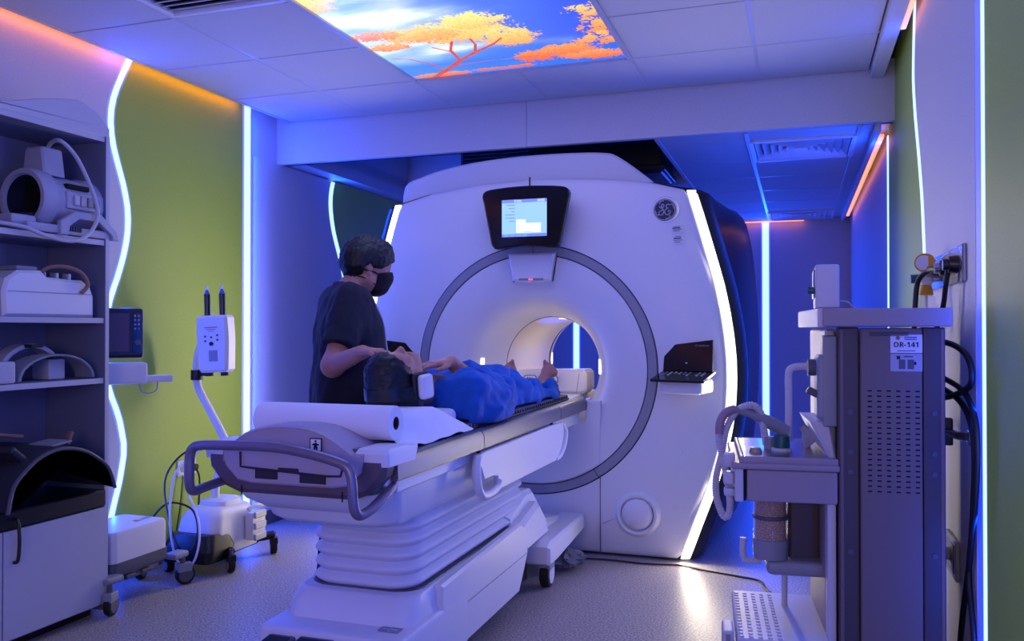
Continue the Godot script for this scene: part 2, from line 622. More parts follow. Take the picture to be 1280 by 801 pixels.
	obj("edge_trim", mb().box(Vector3(0.395, HC - 0.005, -1.63), Vector3(0.07, 0.07, 6.42), 0.004), M.paint, ce)
	# fascia down to the lower rear ceiling, in two boards with a joint
	var fa := struct("trim_1", mb().box(Vector3((WL + WR) / 2, (HB + HC) / 2 + 0.05, -4.925), Vector3(WR - WL, HC - HB + 0.08, 0.08)), M.gap, "white fascia beam above the scanner")
	obj("fascia_board", mb().box(Vector3((WL - 1.551) / 2, (HB + HC) / 2 + 0.03, -4.87), Vector3(-1.551 - WL, HC - HB + 0.06, 0.04), 0.0012), M.paint, fa)
	obj("fascia_board", mb().box(Vector3((WR - 1.549) / 2, (HB + HC) / 2 + 0.03, -4.87), Vector3(WR + 1.549, HC - HB + 0.06, 0.04), 0.0012), M.paint, fa)
	# lower rear ceiling round the opening over the scanner
	var rc := mb()
	rc.box(Vector3(-3.225, HB + 0.09, -5.72), Vector3(0.15, 0.16, 1.66)).box(Vector3((WL + WR) / 2, HB + 0.09, -7.77), Vector3(WR - WL, 0.16, 2.44))
	rc.box(Vector3(-0.14, HB + 0.1, -5.72), Vector3(1.28, 0.12, 1.66))
	rc.box(Vector3(-1.965, 3.05, -5.72), Vector3(2.5, 0.1, 1.8))
	rc.box(Vector3(-3.2, 2.75, -5.72), Vector3(0.1, 0.6, 1.66)).box(Vector3(-0.73, 2.75, -5.72), Vector3(0.1, 0.6, 1.66)).box(Vector3(-1.965, 2.75, -6.6), Vector3(2.5, 0.6, 0.1)).box(Vector3(-1.965, 2.85, -4.93), Vector3(2.5, 0.4, 0.1))
	var ce2 := struct("ceiling_rear", rc, M.paint, "lower white ceiling of the rear bay with an opening over the scanner")
	var bx := [-0.78, -0.28, 0.32, 0.40]
	var bz := []
	for k in 8: bz.append(-8.95 if k == 0 else -9.54 + 0.63 * k)
	bz.append(-4.915)
	for i in 3:
		for j in bz.size() - 1:
			if i == 1 and j in [0, 6]: continue
			var w: float = bx[i + 1] - bx[i]
			var d: float = bz[j + 1] - bz[j]
			obj("tile", mb().box(Vector3((bx[i] + bx[i + 1]) / 2, HB + 0.02, (bz[j] + bz[j + 1]) / 2), Vector3(w - 0.014, 0.03, d - 0.014), 0.003), M.tile, ce2)
	for x in bx.slice(0, 3): obj("grid_bar", mb().box(Vector3(x, HB + 0.014, -6.93), Vector3(0.026, 0.034, 4.03), 0.002), M.grid, ce2)
	for z in bz.slice(1, -1): obj("grid_bar", mb().box(Vector3(-0.19, HB + 0.018, z), Vector3(1.16, 0.03, 0.018), 0.002), M.grid, ce2)
	obj("edge_trim", mb().box(Vector3(0.405, HB - 0.005, -6.93), Vector3(0.03, 0.07, 4.03), 0.004), M.paint, ce2)
	# skirting
	for a in [["baseboard_left", WL + 0.026, M.grey_dark], ["baseboard_right", WR - 0.026, M.grey_dark]]:
		struct(a[0], mb().box(Vector3(a[1], 0.045, (WF + WB) / 2), Vector3(0.012, 0.09, WF - WB - 0.05), 0.003), a[2], "grey skirting along the wall")

func led(called: String, label: String, core: MB, edges: Array, m_core: Material, m_edge: Material, group := "") -> Node3D:
	var t := thing(called, label, "light strip", Vector3.ZERO, 0, group)
	obj("diffuser", core, m_core, t)
	for x in edges: obj("lit_edge", x, m_edge, t)
	return t

func side_led(label: String, x: float, side: float, line, y1: float, hw: float, ew: float, e: float, wash := 0.0) -> void:
	var far = line
	led("led_strip_light", label, wall_board(x, side, 0.024, line, far, 0.02, y1, hw, -hw), [wall_board(x, side, 0.016, line, far, 0.02, y1, hw + ew, hw), wall_board(x, side, 0.016, line, far, 0.02, y1, -hw, -hw - ew)], M.led_blue, M.led_blue_edge)
	var n := 4 if line is Array else 1
	for k in n:
		var y := y1 * (k + 0.5) / n
		var z: float = interp(line, y) if line is Array else line
		area_light("blue_strip_lamp", Vector3(x + side * 0.03, y, z), Vector3(side, 0, 0), 0.010, y1 / n * 0.96, BLUE, 5.5 * e / n)
		if wash != 0.0: area_light("blue_strip_lamp", Vector3(x + side * 0.045, y, z + signf(wash) * (hw + ew + 0.004)), Vector3(side * 0.25, 0, signf(wash)), 0.03, y1 / n * 0.96, BLUE, absf(wash) / n)

func build_lights() -> void:
	side_led("wavy blue-white light strip between the white wall and the green panel", WL, 1, WAVE_L, 2.68, 0.015, 0.015, 0.30)
	side_led("straight blue-white light strip along the green panel's far edge", WL, 1, -4.505, 2.68, 0.026, 0.022, 0.30, -1.1)
	side_led("wavy blue light strip on the wall past the fascia beam", WL, 1, WAVE_B, 2.36, 0.020, 0.012, 0.55)
	side_led("thin wavy light strip behind the medical machine's hoses", WR, -1, WAVE_R, 2.68, 0.022, 0.008, 0.16)
	side_led("bright blue vertical light strip bordering the dark green panel", WR, -1, -2.61, 2.72, 0.010, 0.006, 0.05)
	var band := led("led_strip_light", "broad deep blue light band on the wall beside the hanging hoses", wall_board(WR, -1, 0.018, -2.627, -2.73, 0.0, 2.72), [], M.led_blue_edge, M.led_blue_edge)
	band.set_meta("category", "light strip")
	area_light("blue_strip_lamp", Vector3(WR - 0.026, 1.35, -2.68), Vector3(-1, 0, 0.0), 0.008, 2.6, BLUE, 0.30)
	side_led("narrow light strip on the wall below the rear orange strip", WR, -1, -5.215, 2.36, 0.024, 0.010, 0.55)
	# the same strips go on round the room behind the camera
	side_led("straight light strip on the wall beside the shelving's near end", WL, 1, -1.35, 2.68, 0.034, 0.014, 0.36)
	side_led("straight light strip on the wall nearest the control room window", WL, 1, 0.55, 2.68, 0.034, 0.014, 0.12)
	side_led("straight light strip on the green panelled wall across from the shelving", WR, -1, -1.0, 2.68, 0.030, 0.014, 0.6)
	# strips on the far wall
	for a in [[-0.32, "light blue strip on the far wall right of the scanner's dark flank"], [-2.30, "light blue strip on the far wall seen through the scanner tunnel"]]:
		led("led_strip_light", a[1], mb().box(Vector3(a[0], 1.18, WB + 0.012), Vector3(0.062, 2.36, 0.024), 0.003), [mb().box(Vector3(a[0] - 0.038, 1.18, WB + 0.008), Vector3(0.013, 2.36, 0.016)), mb().box(Vector3(a[0] + 0.038, 1.18, WB + 0.008), Vector3(0.013, 2.36, 0.016))], M.led_blue, M.led_blue_edge)
		area_light("blue_strip_lamp", Vector3(a[0], 1.18, WB + 0.03), Vector3(0, 0, 1), 0.012, 2.3, BLUE, 2.6)
	# orange coves
	led("orange_strip_light", "orange light strip hidden in the slot above the green panel", mb().box(Vector3(-3.226, HC + 0.032, -1.45), Vector3(0.020, 0.016, 5.9), 0.002), [], M.led_orange, M.led_orange)
	area_light("orange_cove_lamp", Vector3(-3.238, HC + 0.022, -1.45), Vector3(-0.6, -0.8, 0), 0.012, 5.9, ORANGE, 0.32, Vector3(0, 0, 1))
	led("orange_strip_light", "orange light strip along the front ceiling's edge by the right wall", mb().box(Vector3(0.442, HC - 0.028, -1.35), Vector3(0.022, 0.016, 5.52), 0.003), [], M.led_orange, M.led_orange)
	area_light("orange_cove_lamp", Vector3(0.452, HC - 0.04, -1.35), Vector3(0.6, -0.8, 0), 0.02, 5.5, ORANGE, 0.05, Vector3(0, 0, 1))
	led("orange_strip_light", "long orange light strip along the rear ceiling's edge", mb().box(Vector3(0.435, HB - 0.03, -6.8), Vector3(0.026, 0.018, 3.46), 0.003), [], M.led_orange, M.led_orange)
	area_light("orange_cove_lamp", Vector3(0.446, HB - 0.043, -6.8), Vector3(0.6, -0.8, 0), 0.02, 3.4, ORANGE, 0.025, Vector3(0, 0, 1))
	led("orange_strip_light", "short orange light strip at the top of the far wall", mb().box(Vector3(-0.9, HB - 0.01, WB + 0.05), Vector3(1.9, 0.012, 0.012), 0.002), [], M.led_orange, M.led_orange)
	area_light("orange_cove_lamp", Vector3(-0.9, HB - 0.02, WB + 0.05), Vector3(0, -0.8, -0.6), 1.9, 0.02, ORANGE, 0.025)
	# backlit sky picture in the ceiling
	var sp := thing("sky_ceiling_light", "backlit ceiling picture of orange trees under a blue sky", "ceiling light")
	var m := mat(Color.BLACK, 0.3)
	m.emission_enabled = true
	m.emission_operator = BaseMaterial3D.EMISSION_OP_MULTIPLY
	m.emission = Color.WHITE
	m.emission_energy_multiplier = 1.2
	m.emission_texture = sky_picture()
	var g := [[], []]
	var uv := [[], []]
	for i in 2:
		for j in 2:
			g[i].append(Vector3(-1.985 + 1.17 * j, HC + 0.004, -4.225 + 1.77 * i))
			uv[i].append(Vector2(j, 1 - i))
	obj("lit_picture", mb().sheet(g, uv), m, sp)
	for s: float in [-1.0, 1.0]:
		obj("frame_bar", mb().box(Vector3(-1.4 + s * 0.596, HC + 0.006, -3.34), Vector3(0.026, 0.03, 1.82), 0.003), M.grid, sp)
		obj("frame_bar", mb().box(Vector3(-1.4, HC + 0.006, -3.34 + s * 0.895), Vector3(1.17, 0.03, 0.026), 0.003), M.grid, sp)
	# air outlets
	var sd := thing("slot_diffuser", "slatted air outlet in the front ceiling beside the sky picture", "air vent", Vector3(-2.3, HC, -2.74))
	for s: float in [-1.0, 1.0]:
		obj("frame", mb().box(Vector3(s * 0.28, 0.008, 0), Vector3(0.03, 0.026, 0.58), 0.003), M.white, sd)
		obj("frame", mb().box(Vector3(0, 0.008, s * 0.28), Vector3(0.54, 0.026, 0.03), 0.003), M.white, sd)
	obj("backing", mb().box(Vector3(0, 0.03, 0), Vector3(0.55, 0.01, 0.55)), M.gap, sd)
	for k in 12:
		obj("slat", mb().box(Vector3.ZERO, Vector3(0.53, 0.004, 0.036), 0.0, 1, Transform3D(Basis(Vector3.RIGHT, 0.6), Vector3(0, 0.012, -0.24 + k * 0.0436))), M.white, sd)
	for a in [[Vector3(0.02, HB, -5.445), "large square louvred air vent in the rear ceiling next to the fascia beam"], [Vector3(0.02, HB, -8.62), "far square louvred air vent in the rear ceiling by the back wall"]]:
		var v := thing("square_vent", a[1], "air vent", a[0])
		obj("backing", mb().box(Vector3(0, 0.045, 0), Vector3(0.57, 0.01, 0.6)), M.gap, v)
		for s: float in [-1.0, 1.0]:
			obj("frame", mb().box(Vector3(s * 0.285, 0.0, 0), Vector3(0.03, 0.02, 0.60), 0.003), M.white, v)
			obj("frame", mb().box(Vector3(0, 0.0, s * 0.295), Vector3(0.54, 0.02, 0.03), 0.003), M.white, v)
		for k in 6:
			var r0 := 0.265 - k * 0.044
			var r1 := r0 - 0.030
			for q in 4:
				var an := q * PI / 2
				var tr := Transform3D(Basis(Vector3.UP, an), Vector3.ZERO)
				var t := mb()
				var a0 := [tr * Vector3(-r0, -0.004, r0), tr * Vector3(r0, -0.004, r0), tr * Vector3(r1, 0.03, r1), tr * Vector3(-r1, 0.03, r1)]
				var rings := []
				for off in [0.0, 0.003]:
					var ring := PackedVector3Array()
					for p in a0: ring.append(p + Vector3(0, off, 0))
					rings.append(ring)
				obj("vane", t.loft(rings), M.white, v)
	# what hangs in the opening over the scanner
	var dk := thing("black_duct", "black duct housing above the scanner's hood", "duct", Vector3(-1.3, 2.34, -6.0))
	obj("housing", mb().box(Vector3(-0.05, 0.30, 0), Vector3(0.95, 0.62, 0.5), 0.01), M.black, dk)
	obj("flange", mb().box(Vector3(-0.05, 0.02, 0.01), Vector3(1.0, 0.04, 0.54), 0.006), M.black, dk)
	var gr := thing("wall_grille", "dark return air grille high behind the scanner", "air vent", Vector3(-2.35, 2.62, -6.545))
	obj("backing", mb().box(Vector3(0, 0, 0.004), Vector3(0.60, 0.30, 0.006)), M.gap, gr)
	for k in 9: obj("slat", mb().box(Vector3.ZERO, Vector3(0.56, 0.004, 0.026), 0, 1, Transform3D(Basis(Vector3.RIGHT, 0.7), Vector3(0, -0.12 + k * 0.03, 0.018))), M.grey_dark, gr)
	for s: float in [-1.0, 1.0]:
		obj("frame", mb().box(Vector3(s * 0.295, 0, 0.014), Vector3(0.02, 0.32, 0.02)), M.grey_dark, gr)
		obj("frame", mb().box(Vector3(0, s * 0.15, 0.014), Vector3(0.58, 0.02, 0.02)), M.grey_dark, gr)

# the printed picture: infrared-style trees against a blue sky; v=1 (row 767) lies at the far edge
func sky_picture() -> ImageTexture:
	var w := 512
	var h := 768
	var im := Image.create(w, h, false, Image.FORMAT_RGB8)
	var n1 := FastNoiseLite.new()
	n1.seed = 4
	n1.frequency = 0.0035
	n1.fractal_octaves = 5
	var n2 := FastNoiseLite.new()
	n2.seed = 9
	n2.frequency = 0.022
	n2.fractal_octaves = 4
	var n3 := FastNoiseLite.new()
	n3.seed = 21
	n3.frequency = 0.10
	# crowns: x, y, rx, ry, warmth (0 pale yellow .. 1 orange red), density
	var crowns := [[215, 500, 120, 62, 0.18, 1.0], [262, 452, 74, 44, 0.10, 1.0], [305, 560, 66, 52, 0.30, 1.0], [130, 495, 90, 46, 0.36, 1.0], [45, 470, 58, 26, 0.62, 0.9], [40, 540, 60, 24, 0.55, 0.9], [395, 675, 76, 42, 0.72, 1.0], [330, 690, 60, 36, 0.80, 0.9], [450, 720, 76, 30, 0.72, 0.9], [80, 752, 80, 16, 0.75, 0.9], [240, 748, 90, 10, 0.95, 0.6], [500, 560, 42, 60, 0.55, 0.55], [515, 470, 50, 40, 0.30, 0.5], [480, 625, 46, 34, 0.5, 0.5], [5, 270, 60, 55, 0.02, 0.8], [10, 130, 90, 60, 0.3, 0.8], [500, 200, 70, 80, 0.5, 0.7]]
	for y in h:
		for x in w:
			var cl := clampf(n1.get_noise_2d(x * 0.8 + y * 0.5, y * 1.6) * 0.9 + 0.10 + 0.85 * (1.0 - x / 360.0), 0.0, 1.0)
			var deep := clampf(x / 512.0 * 0.9 + 0.1, 0.0, 1.0)
			var c := Color(0.50, 0.70, 1.0).lerp(Color(0.18, 0.30, 0.86), deep)
			c = c.lerp(Color(0.93, 0.97, 1.0), cl * cl * 0.95)
			if y > 610: c = c.lerp(Color(0.16, 0.42, 0.92), clampf((y - 610) / 90.0, 0, 0.8))
			for k in crowns:
				var dx: float = (x - k[0]) / float(k[2])
				var dy: float = (y - k[1]) / float(k[3])
				var d := dx * dx + dy * dy
				if d > 2.2: continue
				var f: float = (1.05 - d) * k[5] + n2.get_noise_2d(x, y) * (0.65 if k[5] > 0.6 else 1.0) + n3.get_noise_2d(x, y) * 0.85
				if f > 0.12:
					var s := n3.get_noise_2d(x, y) * 0.5 + 0.5
					var o := Color(1.0, 0.90, 0.50).lerp(Color(0.96, 0.36, 0.08), clampf(k[4] + dy * 0.22 + (s - 0.5) * 0.7, 0.0, 1.0))
					if s < 0.30: o = o.darkened(0.30)
					c = c.lerp(o, clampf(f * 3.0, 0.0, 1.0))
			im.set_pixel(x, y, c)
	# trunk and boughs
	var boughs := [[Vector2(52, 764), Vector2(110, 712), 6.5], [Vector2(110, 712), Vector2(160, 664), 6.0], [Vector2(160, 664), Vector2(215, 622), 5.0], [Vector2(215, 622), Vector2(262, 590), 4.0], [Vector2(262, 590), Vector2(290, 560), 2.6], [Vector2(155, 668), Vector2(160, 600), 4.0], [Vector2(160, 600), Vector2(185, 548), 3.0], [Vector2(160, 610), Vector2(130, 570), 2.6], [Vector2(205, 630), Vector2(225, 580), 3.2], [Vector2(225, 580), Vector2(226, 545), 2.4], [Vector2(95, 722), Vector2(80, 670), 3.0], [Vector2(80, 670), Vector2(50, 625), 2.4], [Vector2(50, 625), Vector2(15, 610), 2.0], [Vector2(125, 700), Vector2(210, 690), 2.2], [Vector2(210, 690), Vector2(330, 690), 1.8]]
	for b in boughs:
		var steps := int(b[0].distance_to(b[1]))
		for i in steps:
			var p: Vector2 = b[0].lerp(b[1], float(i) / steps)
			var r: float = b[2]
			for yy in range(int(p.y - r), int(p.y + r) + 1):
				for xx in range(int(p.x - r), int(p.x + r) + 1):
					if xx >= 0 and yy >= 0 and xx < w and yy < h and Vector2(xx, yy).distance_to(p) < r:
						im.set_pixel(xx, yy, Color(0.72, 0.22, 0.10).lerp(Color(0.9, 0.42, 0.16), n3.get_noise_2d(xx * 0.5, yy) * 0.5 + 0.4))
	return ImageTexture.create_from_image(im)

# ---------------------------------------------------------------- the scanner
func resample(p: PackedVector2Array, n: int) -> PackedVector2Array:   # open polyline, n points evenly spaced
	var l := [0.0]
	for i in p.size() - 1: l.append(l[-1] + p[i].distance_to(p[i + 1]))
	var out := PackedVector2Array()
	var k := 0
	for i in n:
		var s: float = l[-1] * i / (n - 1)
		while k < p.size() - 2 and l[k + 1] < s: k += 1
		out.append(p[k].lerp(p[k + 1], clampf((s - l[k]) / maxf(l[k + 1] - l[k], 1e-6), 0, 1)))
	return out

func full_outline(right: PackedVector2Array) -> PackedVector2Array:   # right side from bottom centre to top centre, mirrored
	var out := right.duplicate()
	for i in range(right.size() - 2, 0, -1): out.append(Vector2(-right[i].x, right[i].y))
	return out

func ring3(o: PackedVector2Array, z: float) -> PackedVector3Array:
	var r := PackedVector3Array()
	for p in o: r.append(Vector3(p.x, p.y, z))
	return r

const FW := [[0.0, 0.828], [0.10, 0.86], [0.197, 0.895], [0.33, 0.945], [0.46, 0.99], [0.59, 1.026], [0.72, 1.056], [0.85, 1.073], [0.976, 1.08], [1.10, 1.078], [1.232, 1.066], [1.37, 1.045], [1.51, 1.016], [1.65, 0.978], [1.79, 0.938], [1.91, 0.903], [2.03, 0.865]]

func side_pts(grow: float) -> Array:
	var a := []
	for q in FW: a.append(Vector2(q[1] + grow, maxf(q[0], 0.012)))
	return a

func build_scanner() -> void:
	var sc := thing("mri_scanner", "large white ring-shaped medical scanner with lit side strips", "scanner", Vector3(GX, 0, GZ))
	var N := 76
	var zl := Transform3D(Basis(Vector3(1, 0, 0), Vector3(0, 0, 1), Vector3(0, -1, 0)), Vector3(0, GY, 0))
	# front cover between the grey ring and the outline
	var right := PackedVector2Array([Vector2(0, 0.012), Vector2(0.42, 0.012)])
	right.append_array(PackedVector2Array(side_pts(0.0)))
	for q in [Vector2(0.66, 2.085), Vector2(0.35, 2.124), Vector2(0, 2.139)]: right.append(q)
	var o1 := full_outline(resample(right, N))
	var rings := []
	for lv in [[0.0, -0.02], [0.0, 0.0], [0.25, 0.004], [0.5, 0.002], [0.75, -0.010], [0.92, -0.026], [0.975, -0.036], [1.0, -0.052], [1.0, -0.09]]:
		var r := PackedVector3Array()
		for p in o1:
			var d := (p - Vector2(0, GY))
			var c := d.normalized() * 0.716
			var q := c.lerp(d, lv[0])
			r.append(Vector3(q.x, q.y + GY, lv[1]))
		rings.append(r)
	var fc := obj("front_cover", mb().loft(rings, true, false), M.white, sc)
	# groove behind the ring, the grey ring, the funnel and the tunnel
	obj("shadow_gap", mb().lathe([Vector2(0.63, -0.012), Vector2(0.74, -0.012)], zl, 96, false), M.gap, sc)
	var gr := mb().lathe([Vector2(0.660, -0.015), Vector2(0.660, 0.002), Vector2(0.664, 0.006), Vector2(0.706, 0.006), Vector2(0.710, 0.002), Vector2(0.710, -0.015)], zl, 128, false)
	var ring := obj("grey_ring", gr, M.grey, sc)
	for a in [PI / 2, -1.0, PI + 1.0]:
		var xf := Transform3D(Basis(Vector3(0, 0, 1), a), Vector3(cos(a) * 0.685, GY + sin(a) * 0.685, 0.004))
		obj("joint", mb().box(Vector3.ZERO, Vector3(0.054, 0.003, 0.006), 0, 1, xf), M.gap, ring)
	var fun := [Vector2(0.655, -0.015), Vector2(0.655, 0.001), Vector2(0.652, 0.004), Vector2(0.60, 0.003), Vector2(0.55, -0.002), Vector2(0.50, -0.012), Vector2(0.46, -0.028), Vector2(0.425, -0.050), Vector2(0.398, -0.078), Vector2(0.375, -0.115), Vector2(0.355, -0.165), Vector2(0.338, -0.23), Vector2(0.322, -0.31), Vector2(0.312, -0.38), Vector2(0.308, -0.42)]
	obj("bore_funnel", mb().lathe(fun, zl, 128, false), M.white, sc)
	obj("bore_tunnel", mb().lathe([Vector2(0.306, -0.424), Vector2(0.302, -0.43), Vector2(0.302, -1.36), Vector2(0.308, -1.37)], zl, 96, false), M.cream, sc)
	obj("bore_joint", mb().lathe([Vector2(0.310, -0.416), Vector2(0.310, -0.430)], zl, 96, false), M.gap, sc)
	obj("bore_joint", mb().lathe([Vector2(0.312, -1.355), Vector2(0.312, -1.392)], zl, 96, false), M.gap, sc)
	obj("rear_funnel", mb().lathe([Vector2(0.302, -1.39), Vector2(0.318, -1.50), Vector2(0.36, -1.62), Vector2(0.44, -1.70), Vector2(0.50, -1.715)], zl, 96, false), M.cream, sc)
	# small lamps set in the tunnel walls
	for a in [[-0.365, 0.0, -0.135, 1, 0.35], [-0.315, 0.0, -1.475, 1, 0.45], [0.358, 0.0, -0.15, -1, 0.35], [0.315, 0.0, -1.475, -1, 0.45]]:
		var tilt: float = a[3] * (PI / 2 - 0.36)
		if a[2] < -1.0: tilt = a[3] * (PI / 2 + 0.16)
		var xf := Transform3D(Basis(Vector3.UP, tilt), Vector3(a[0] + a[3] * 0.004, GY + 0.012, a[2]))
		obj("tunnel_light", mb().box(Vector3.ZERO, Vector3(0.030, 0.085, 0.008), 0.002, 1, xf), M.led_warm, sc)
		var d: Vector3 = xf.basis.z
		area_light("tunnel_lamp", Vector3(GX, 0, GZ) + xf.origin + d * 0.012, d, 0.03, 0.085, WARM, 0.03)
	# a lamp line along the tunnel's crown
	obj("crown_light", mb().box(Vector3(0, GY + 0.297, -0.85), Vector3(0.03, 0.006, 0.5), 0.002), M.led_warm, sc)
	area_light("tunnel_lamp", Vector3(GX, GY + 0.288, GZ - 0.85), Vector3.DOWN, 0.03, 0.5, WARM, 0.10)
	# lit strips at both flanks
	for s: float in [-1.0, 1.0]:
		var a := PackedVector3Array()
		var rr := []
		var base := side_pts(0.0)
		var sm := smooth2(base, 3)
		for p in sm:
			rr.append(PackedVector3Array([Vector3(s * (p.x - 0.002), p.y, -0.060), Vector3(s * (p.x + 0.004), p.y, -0.047), Vector3(s * (p.x + 0.043), p.y, -0.060), Vector3(s * (p.x + 0.049), p.y, -0.085)]))
		obj("side_light", mb().loft(rr), M.led_white, sc)
		for k in 4:
			var i0 := int(sm.size() * (k + 0.5) / 4)
			var p := sm[i0]
			var t := (sm[mini(i0 + 3, sm.size() - 1)] - sm[maxi(i0 - 3, 0)]).normalized()
			var up := Vector3(s * t.x, t.y, 0)
			area_light("side_strip_lamp", Vector3(GX + s * (p.x + 0.025), p.y, GZ - 0.035), Vector3(s * 0.15, 0, 1), 0.04, 0.48, WARM, 0.27, up)
	# dark band and flanks
	var bandr := []
	for lv in [[0.049, -0.062], [0.056, -0.066], [0.100, -0.105], [0.106, -0.14]]:
		var rt := PackedVector2Array([Vector2(0, 0.012), Vector2(0.42, 0.012)])
		rt.append_array(PackedVector2Array(side_pts(lv[0])))
		rt[2].y = 0.012
		for q in [Vector2(0.66, 2.085), Vector2(0.35, 2.115), Vector2(0, 2.125)]: rt.append(q + Vector2(lv[0] * 0.4, 0))
		var o := full_outline(resample(rt, N))
		bandr.append(ring3(o, lv[1]))
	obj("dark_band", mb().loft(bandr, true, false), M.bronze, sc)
	var mid := PackedVector2Array([Vector2(0, 0.012), Vector2(0.5, 0.012), Vector2(0.95, 0.012), Vector2(1.07, 0.14), Vector2(1.135, 0.35), Vector2(1.175, 0.56), Vector2(1.205, 0.85), Vector2(1.213, 1.08), Vector2(1.212, 1.32), Vector2(1.195, 1.55), Vector2(1.172, 1.77), Vector2(1.145, 1.90), Vector2(1.10, 1.985), Vector2(0.90, 2.075), Vector2(0.45, 2.11), Vector2(0, 2.12)])
	var om := full_outline(resample(mid, N))
	var fl := [bandr[3]]
	for lv in [[0.35, -0.28], [0.72, -0.48], [1.0, -0.75], [0.99, -1.1], [0.95, -1.45], [0.90, -1.68]]:
		var r := PackedVector3Array()
		for i in om.size():
			var f: Vector3 = bandr[3][i]
			var t := om[i]
			var q := Vector2(f.x, f.y).lerp(t, lv[0]) if lv[1] > -0.76 else Vector2(t.x * lv[0], lerpf(GY, t.y, lerpf(1.0, lv[0], 0.6)))
			q.y = maxf(q.y, 0.012)
			r.append(Vector3(q.x, q.y, lv[1]))
		fl.append(r)
	var back := PackedVector3Array()
	for p in fl[-1]:
		var d := (Vector2(p.x, p.y) - Vector2(0, GY)).normalized() * 0.5
		back.append(Vector3(d.x, d.y + GY, -1.715))
	fl.append(back)
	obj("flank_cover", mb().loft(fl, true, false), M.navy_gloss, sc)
	# hood
	var hp := smooth2([Vector2(-0.93, 1.96), Vector2(-0.915, 2.165), Vector2(-0.80, 2.222), Vector2(-0.637, 2.265), Vector2(-0.42, 2.295), Vector2(-0.15, 2.312), Vector2(0.15, 2.312), Vector2(0.36, 2.300), Vector2(0.45, 2.272), Vector2(0.60, 2.16), Vector2(0.72, 2.05), Vector2(0.76, 1.96)], 4)
	obj("hood", mb().prism(hp, 1.3, Transform3D(Basis(), Vector3(0, 0, -1.50)), 0.012), M.white, sc)
	obj("hood_notch", mb().box(Vector3(-0.02, 2.118, 0.004), Vector3(0.007, 0.05, 0.006)), M.gap, sc)
	# seams of the lower covers
	for s: float in [-1.0, 1.0]:
		obj("seam", mb().box(Vector3(s * 0.392, 0.235, 0.0), Vector3(0.004, 0.44, 0.010)), M.grey_dark, sc)
	var arc := []
	for k in 15:
		var a := lerpf(-0.42, -1.12, k / 14.0)
		arc.append(Vector3(0.0 + cos(a) * 0.93, 0.96 + sin(a) * 0.86, 0.0003 if k > 6 else -0.003))
	obj("seam", mb().tube(arc, 0.0022, 6), M.grey, sc)
	# top display
	var dp := smooth2([Vector2(-0.25, 2.036), Vector2(-0.205, 2.056), Vector2(0, 2.068), Vector2(0.205, 2.056), Vector2(0.25, 2.036)], 4)
	dp.append_array(PackedVector2Array([Vector2(0.255, 2.015), Vector2(0.20, 1.745), Vector2(0.185, 1.722)]))
	dp.append_array(smooth2([Vector2(0.17, 1.718), Vector2(0.0, 1.735), Vector2(-0.17, 1.718)], 4))
	dp.append_array(PackedVector2Array([Vector2(-0.185, 1.722), Vector2(-0.20, 1.745), Vector2(-0.255, 2.015)]))
	var disp := obj("display_housing", mb().prism(dp, 0.055, Transform3D(Basis(), Vector3(0, 0, 0.105)), 0.008), M.black_gloss, sc)
	obj("display_neck", mb().box(Vector3(0, 1.89, 0.05), Vector3(0.30, 0.22, 0.13), 0.01), M.black, sc)
	var sx := Transform3D(Basis(), Vector3(-0.003, 1.888, 0.1612))
	var scr := obj("screen", mb().box(Vector3.ZERO, Vector3(0.262, 0.208, 0.002), 0, 1, sx), glow(Color(0.50, 0.78, 0.95), 0.8), disp)
	var sdark := glow(Color(0.0, 0.34, 0.86), 0.85)
	var swhite := glow(Color(0.92, 0.96, 1.0), 0.95)
	var stext := glow(Color(0.05, 0.18, 0.40), 0.5)
	obj("title_bar", mb().box(Vector3(0, 0.095, 0.0015), Vector3(0.262, 0.018, 0.001), 0, 1, sx), sdark, scr)
	obj("task_bar", mb().box(Vector3(0, -0.096, 0.0015), Vector3(0.262, 0.016, 0.001), 0, 1, sx), sdark, scr)
	for k in 4: obj("button", mb().box(Vector3(-0.105 + k * 0.037, -0.096, 0.0022), Vector3(0.026, 0.010, 0.0006), 0, 1, sx), glow(Color(0.35, 0.6, 0.95), 0.8), scr)
	obj("diagram", mb().box(Vector3(-0.018, -0.045, 0.0015), Vector3(0.055, 0.072, 0.001), 0, 1, sx), swhite, scr)
	obj("diagram", mb().box(Vector3(0.038, -0.056, 0.0018), Vector3(0.118, 0.052, 0.001), 0, 1, sx), swhite, scr)
	obj("diagram_line", mb().box(Vector3(-0.03, -0.05, 0.0026), Vector3(0.0015, 0.05, 0.0006), 0, 1, sx), stext, scr)
	obj("diagram_line", mb().box(Vector3(0.02, -0.078, 0.0026), Vector3(0.06, 0.002, 0.0006), 0, 1, sx), stext, scr)
	text("0 mm", 0.012, swhite, scr, sx.translated_local(Vector3(-0.036, 0.095, 0.0025)), "readout")
	text("00:00", 0.012, swhite, scr, sx.translated_local(Vector3(0.098, 0.095, 0.0025)), "readout")
	for k in 6: obj("caption_print", mb().box(Vector3(-0.088 + 0.5 * [0.02, 0.032, 0.046, 0.012, 0.014, 0.034][k], 0.074 - k * 0.018, 0.0016), Vector3([0.052, 0.040, 0.020, 0.058, 0.056, 0.034][k], 0.004, 0.0006), 0, 1, sx), stext, scr)
	area_light("display_lamp", Vector3(GX, 1.888, GZ + 0.172), Vector3(0, 0, 1), 0.25, 0.2, Color(0.62, 0.82, 1.0), 0.03)
	# sensor housing under the display
	var sp := PackedVector2Array([Vector2(-0.140, 1.702), Vector2(0.140, 1.702), Vector2(0.112, 1.545), Vector2(0.05, 1.535), Vector2(-0.05, 1.535), Vector2(-0.112, 1.545)])
	var sh := obj("sensor_housing", mb().prism(sp, 0.075, Transform3D(Basis(), Vector3(0, 0, -0.03)), 0.012), M.white, sc)
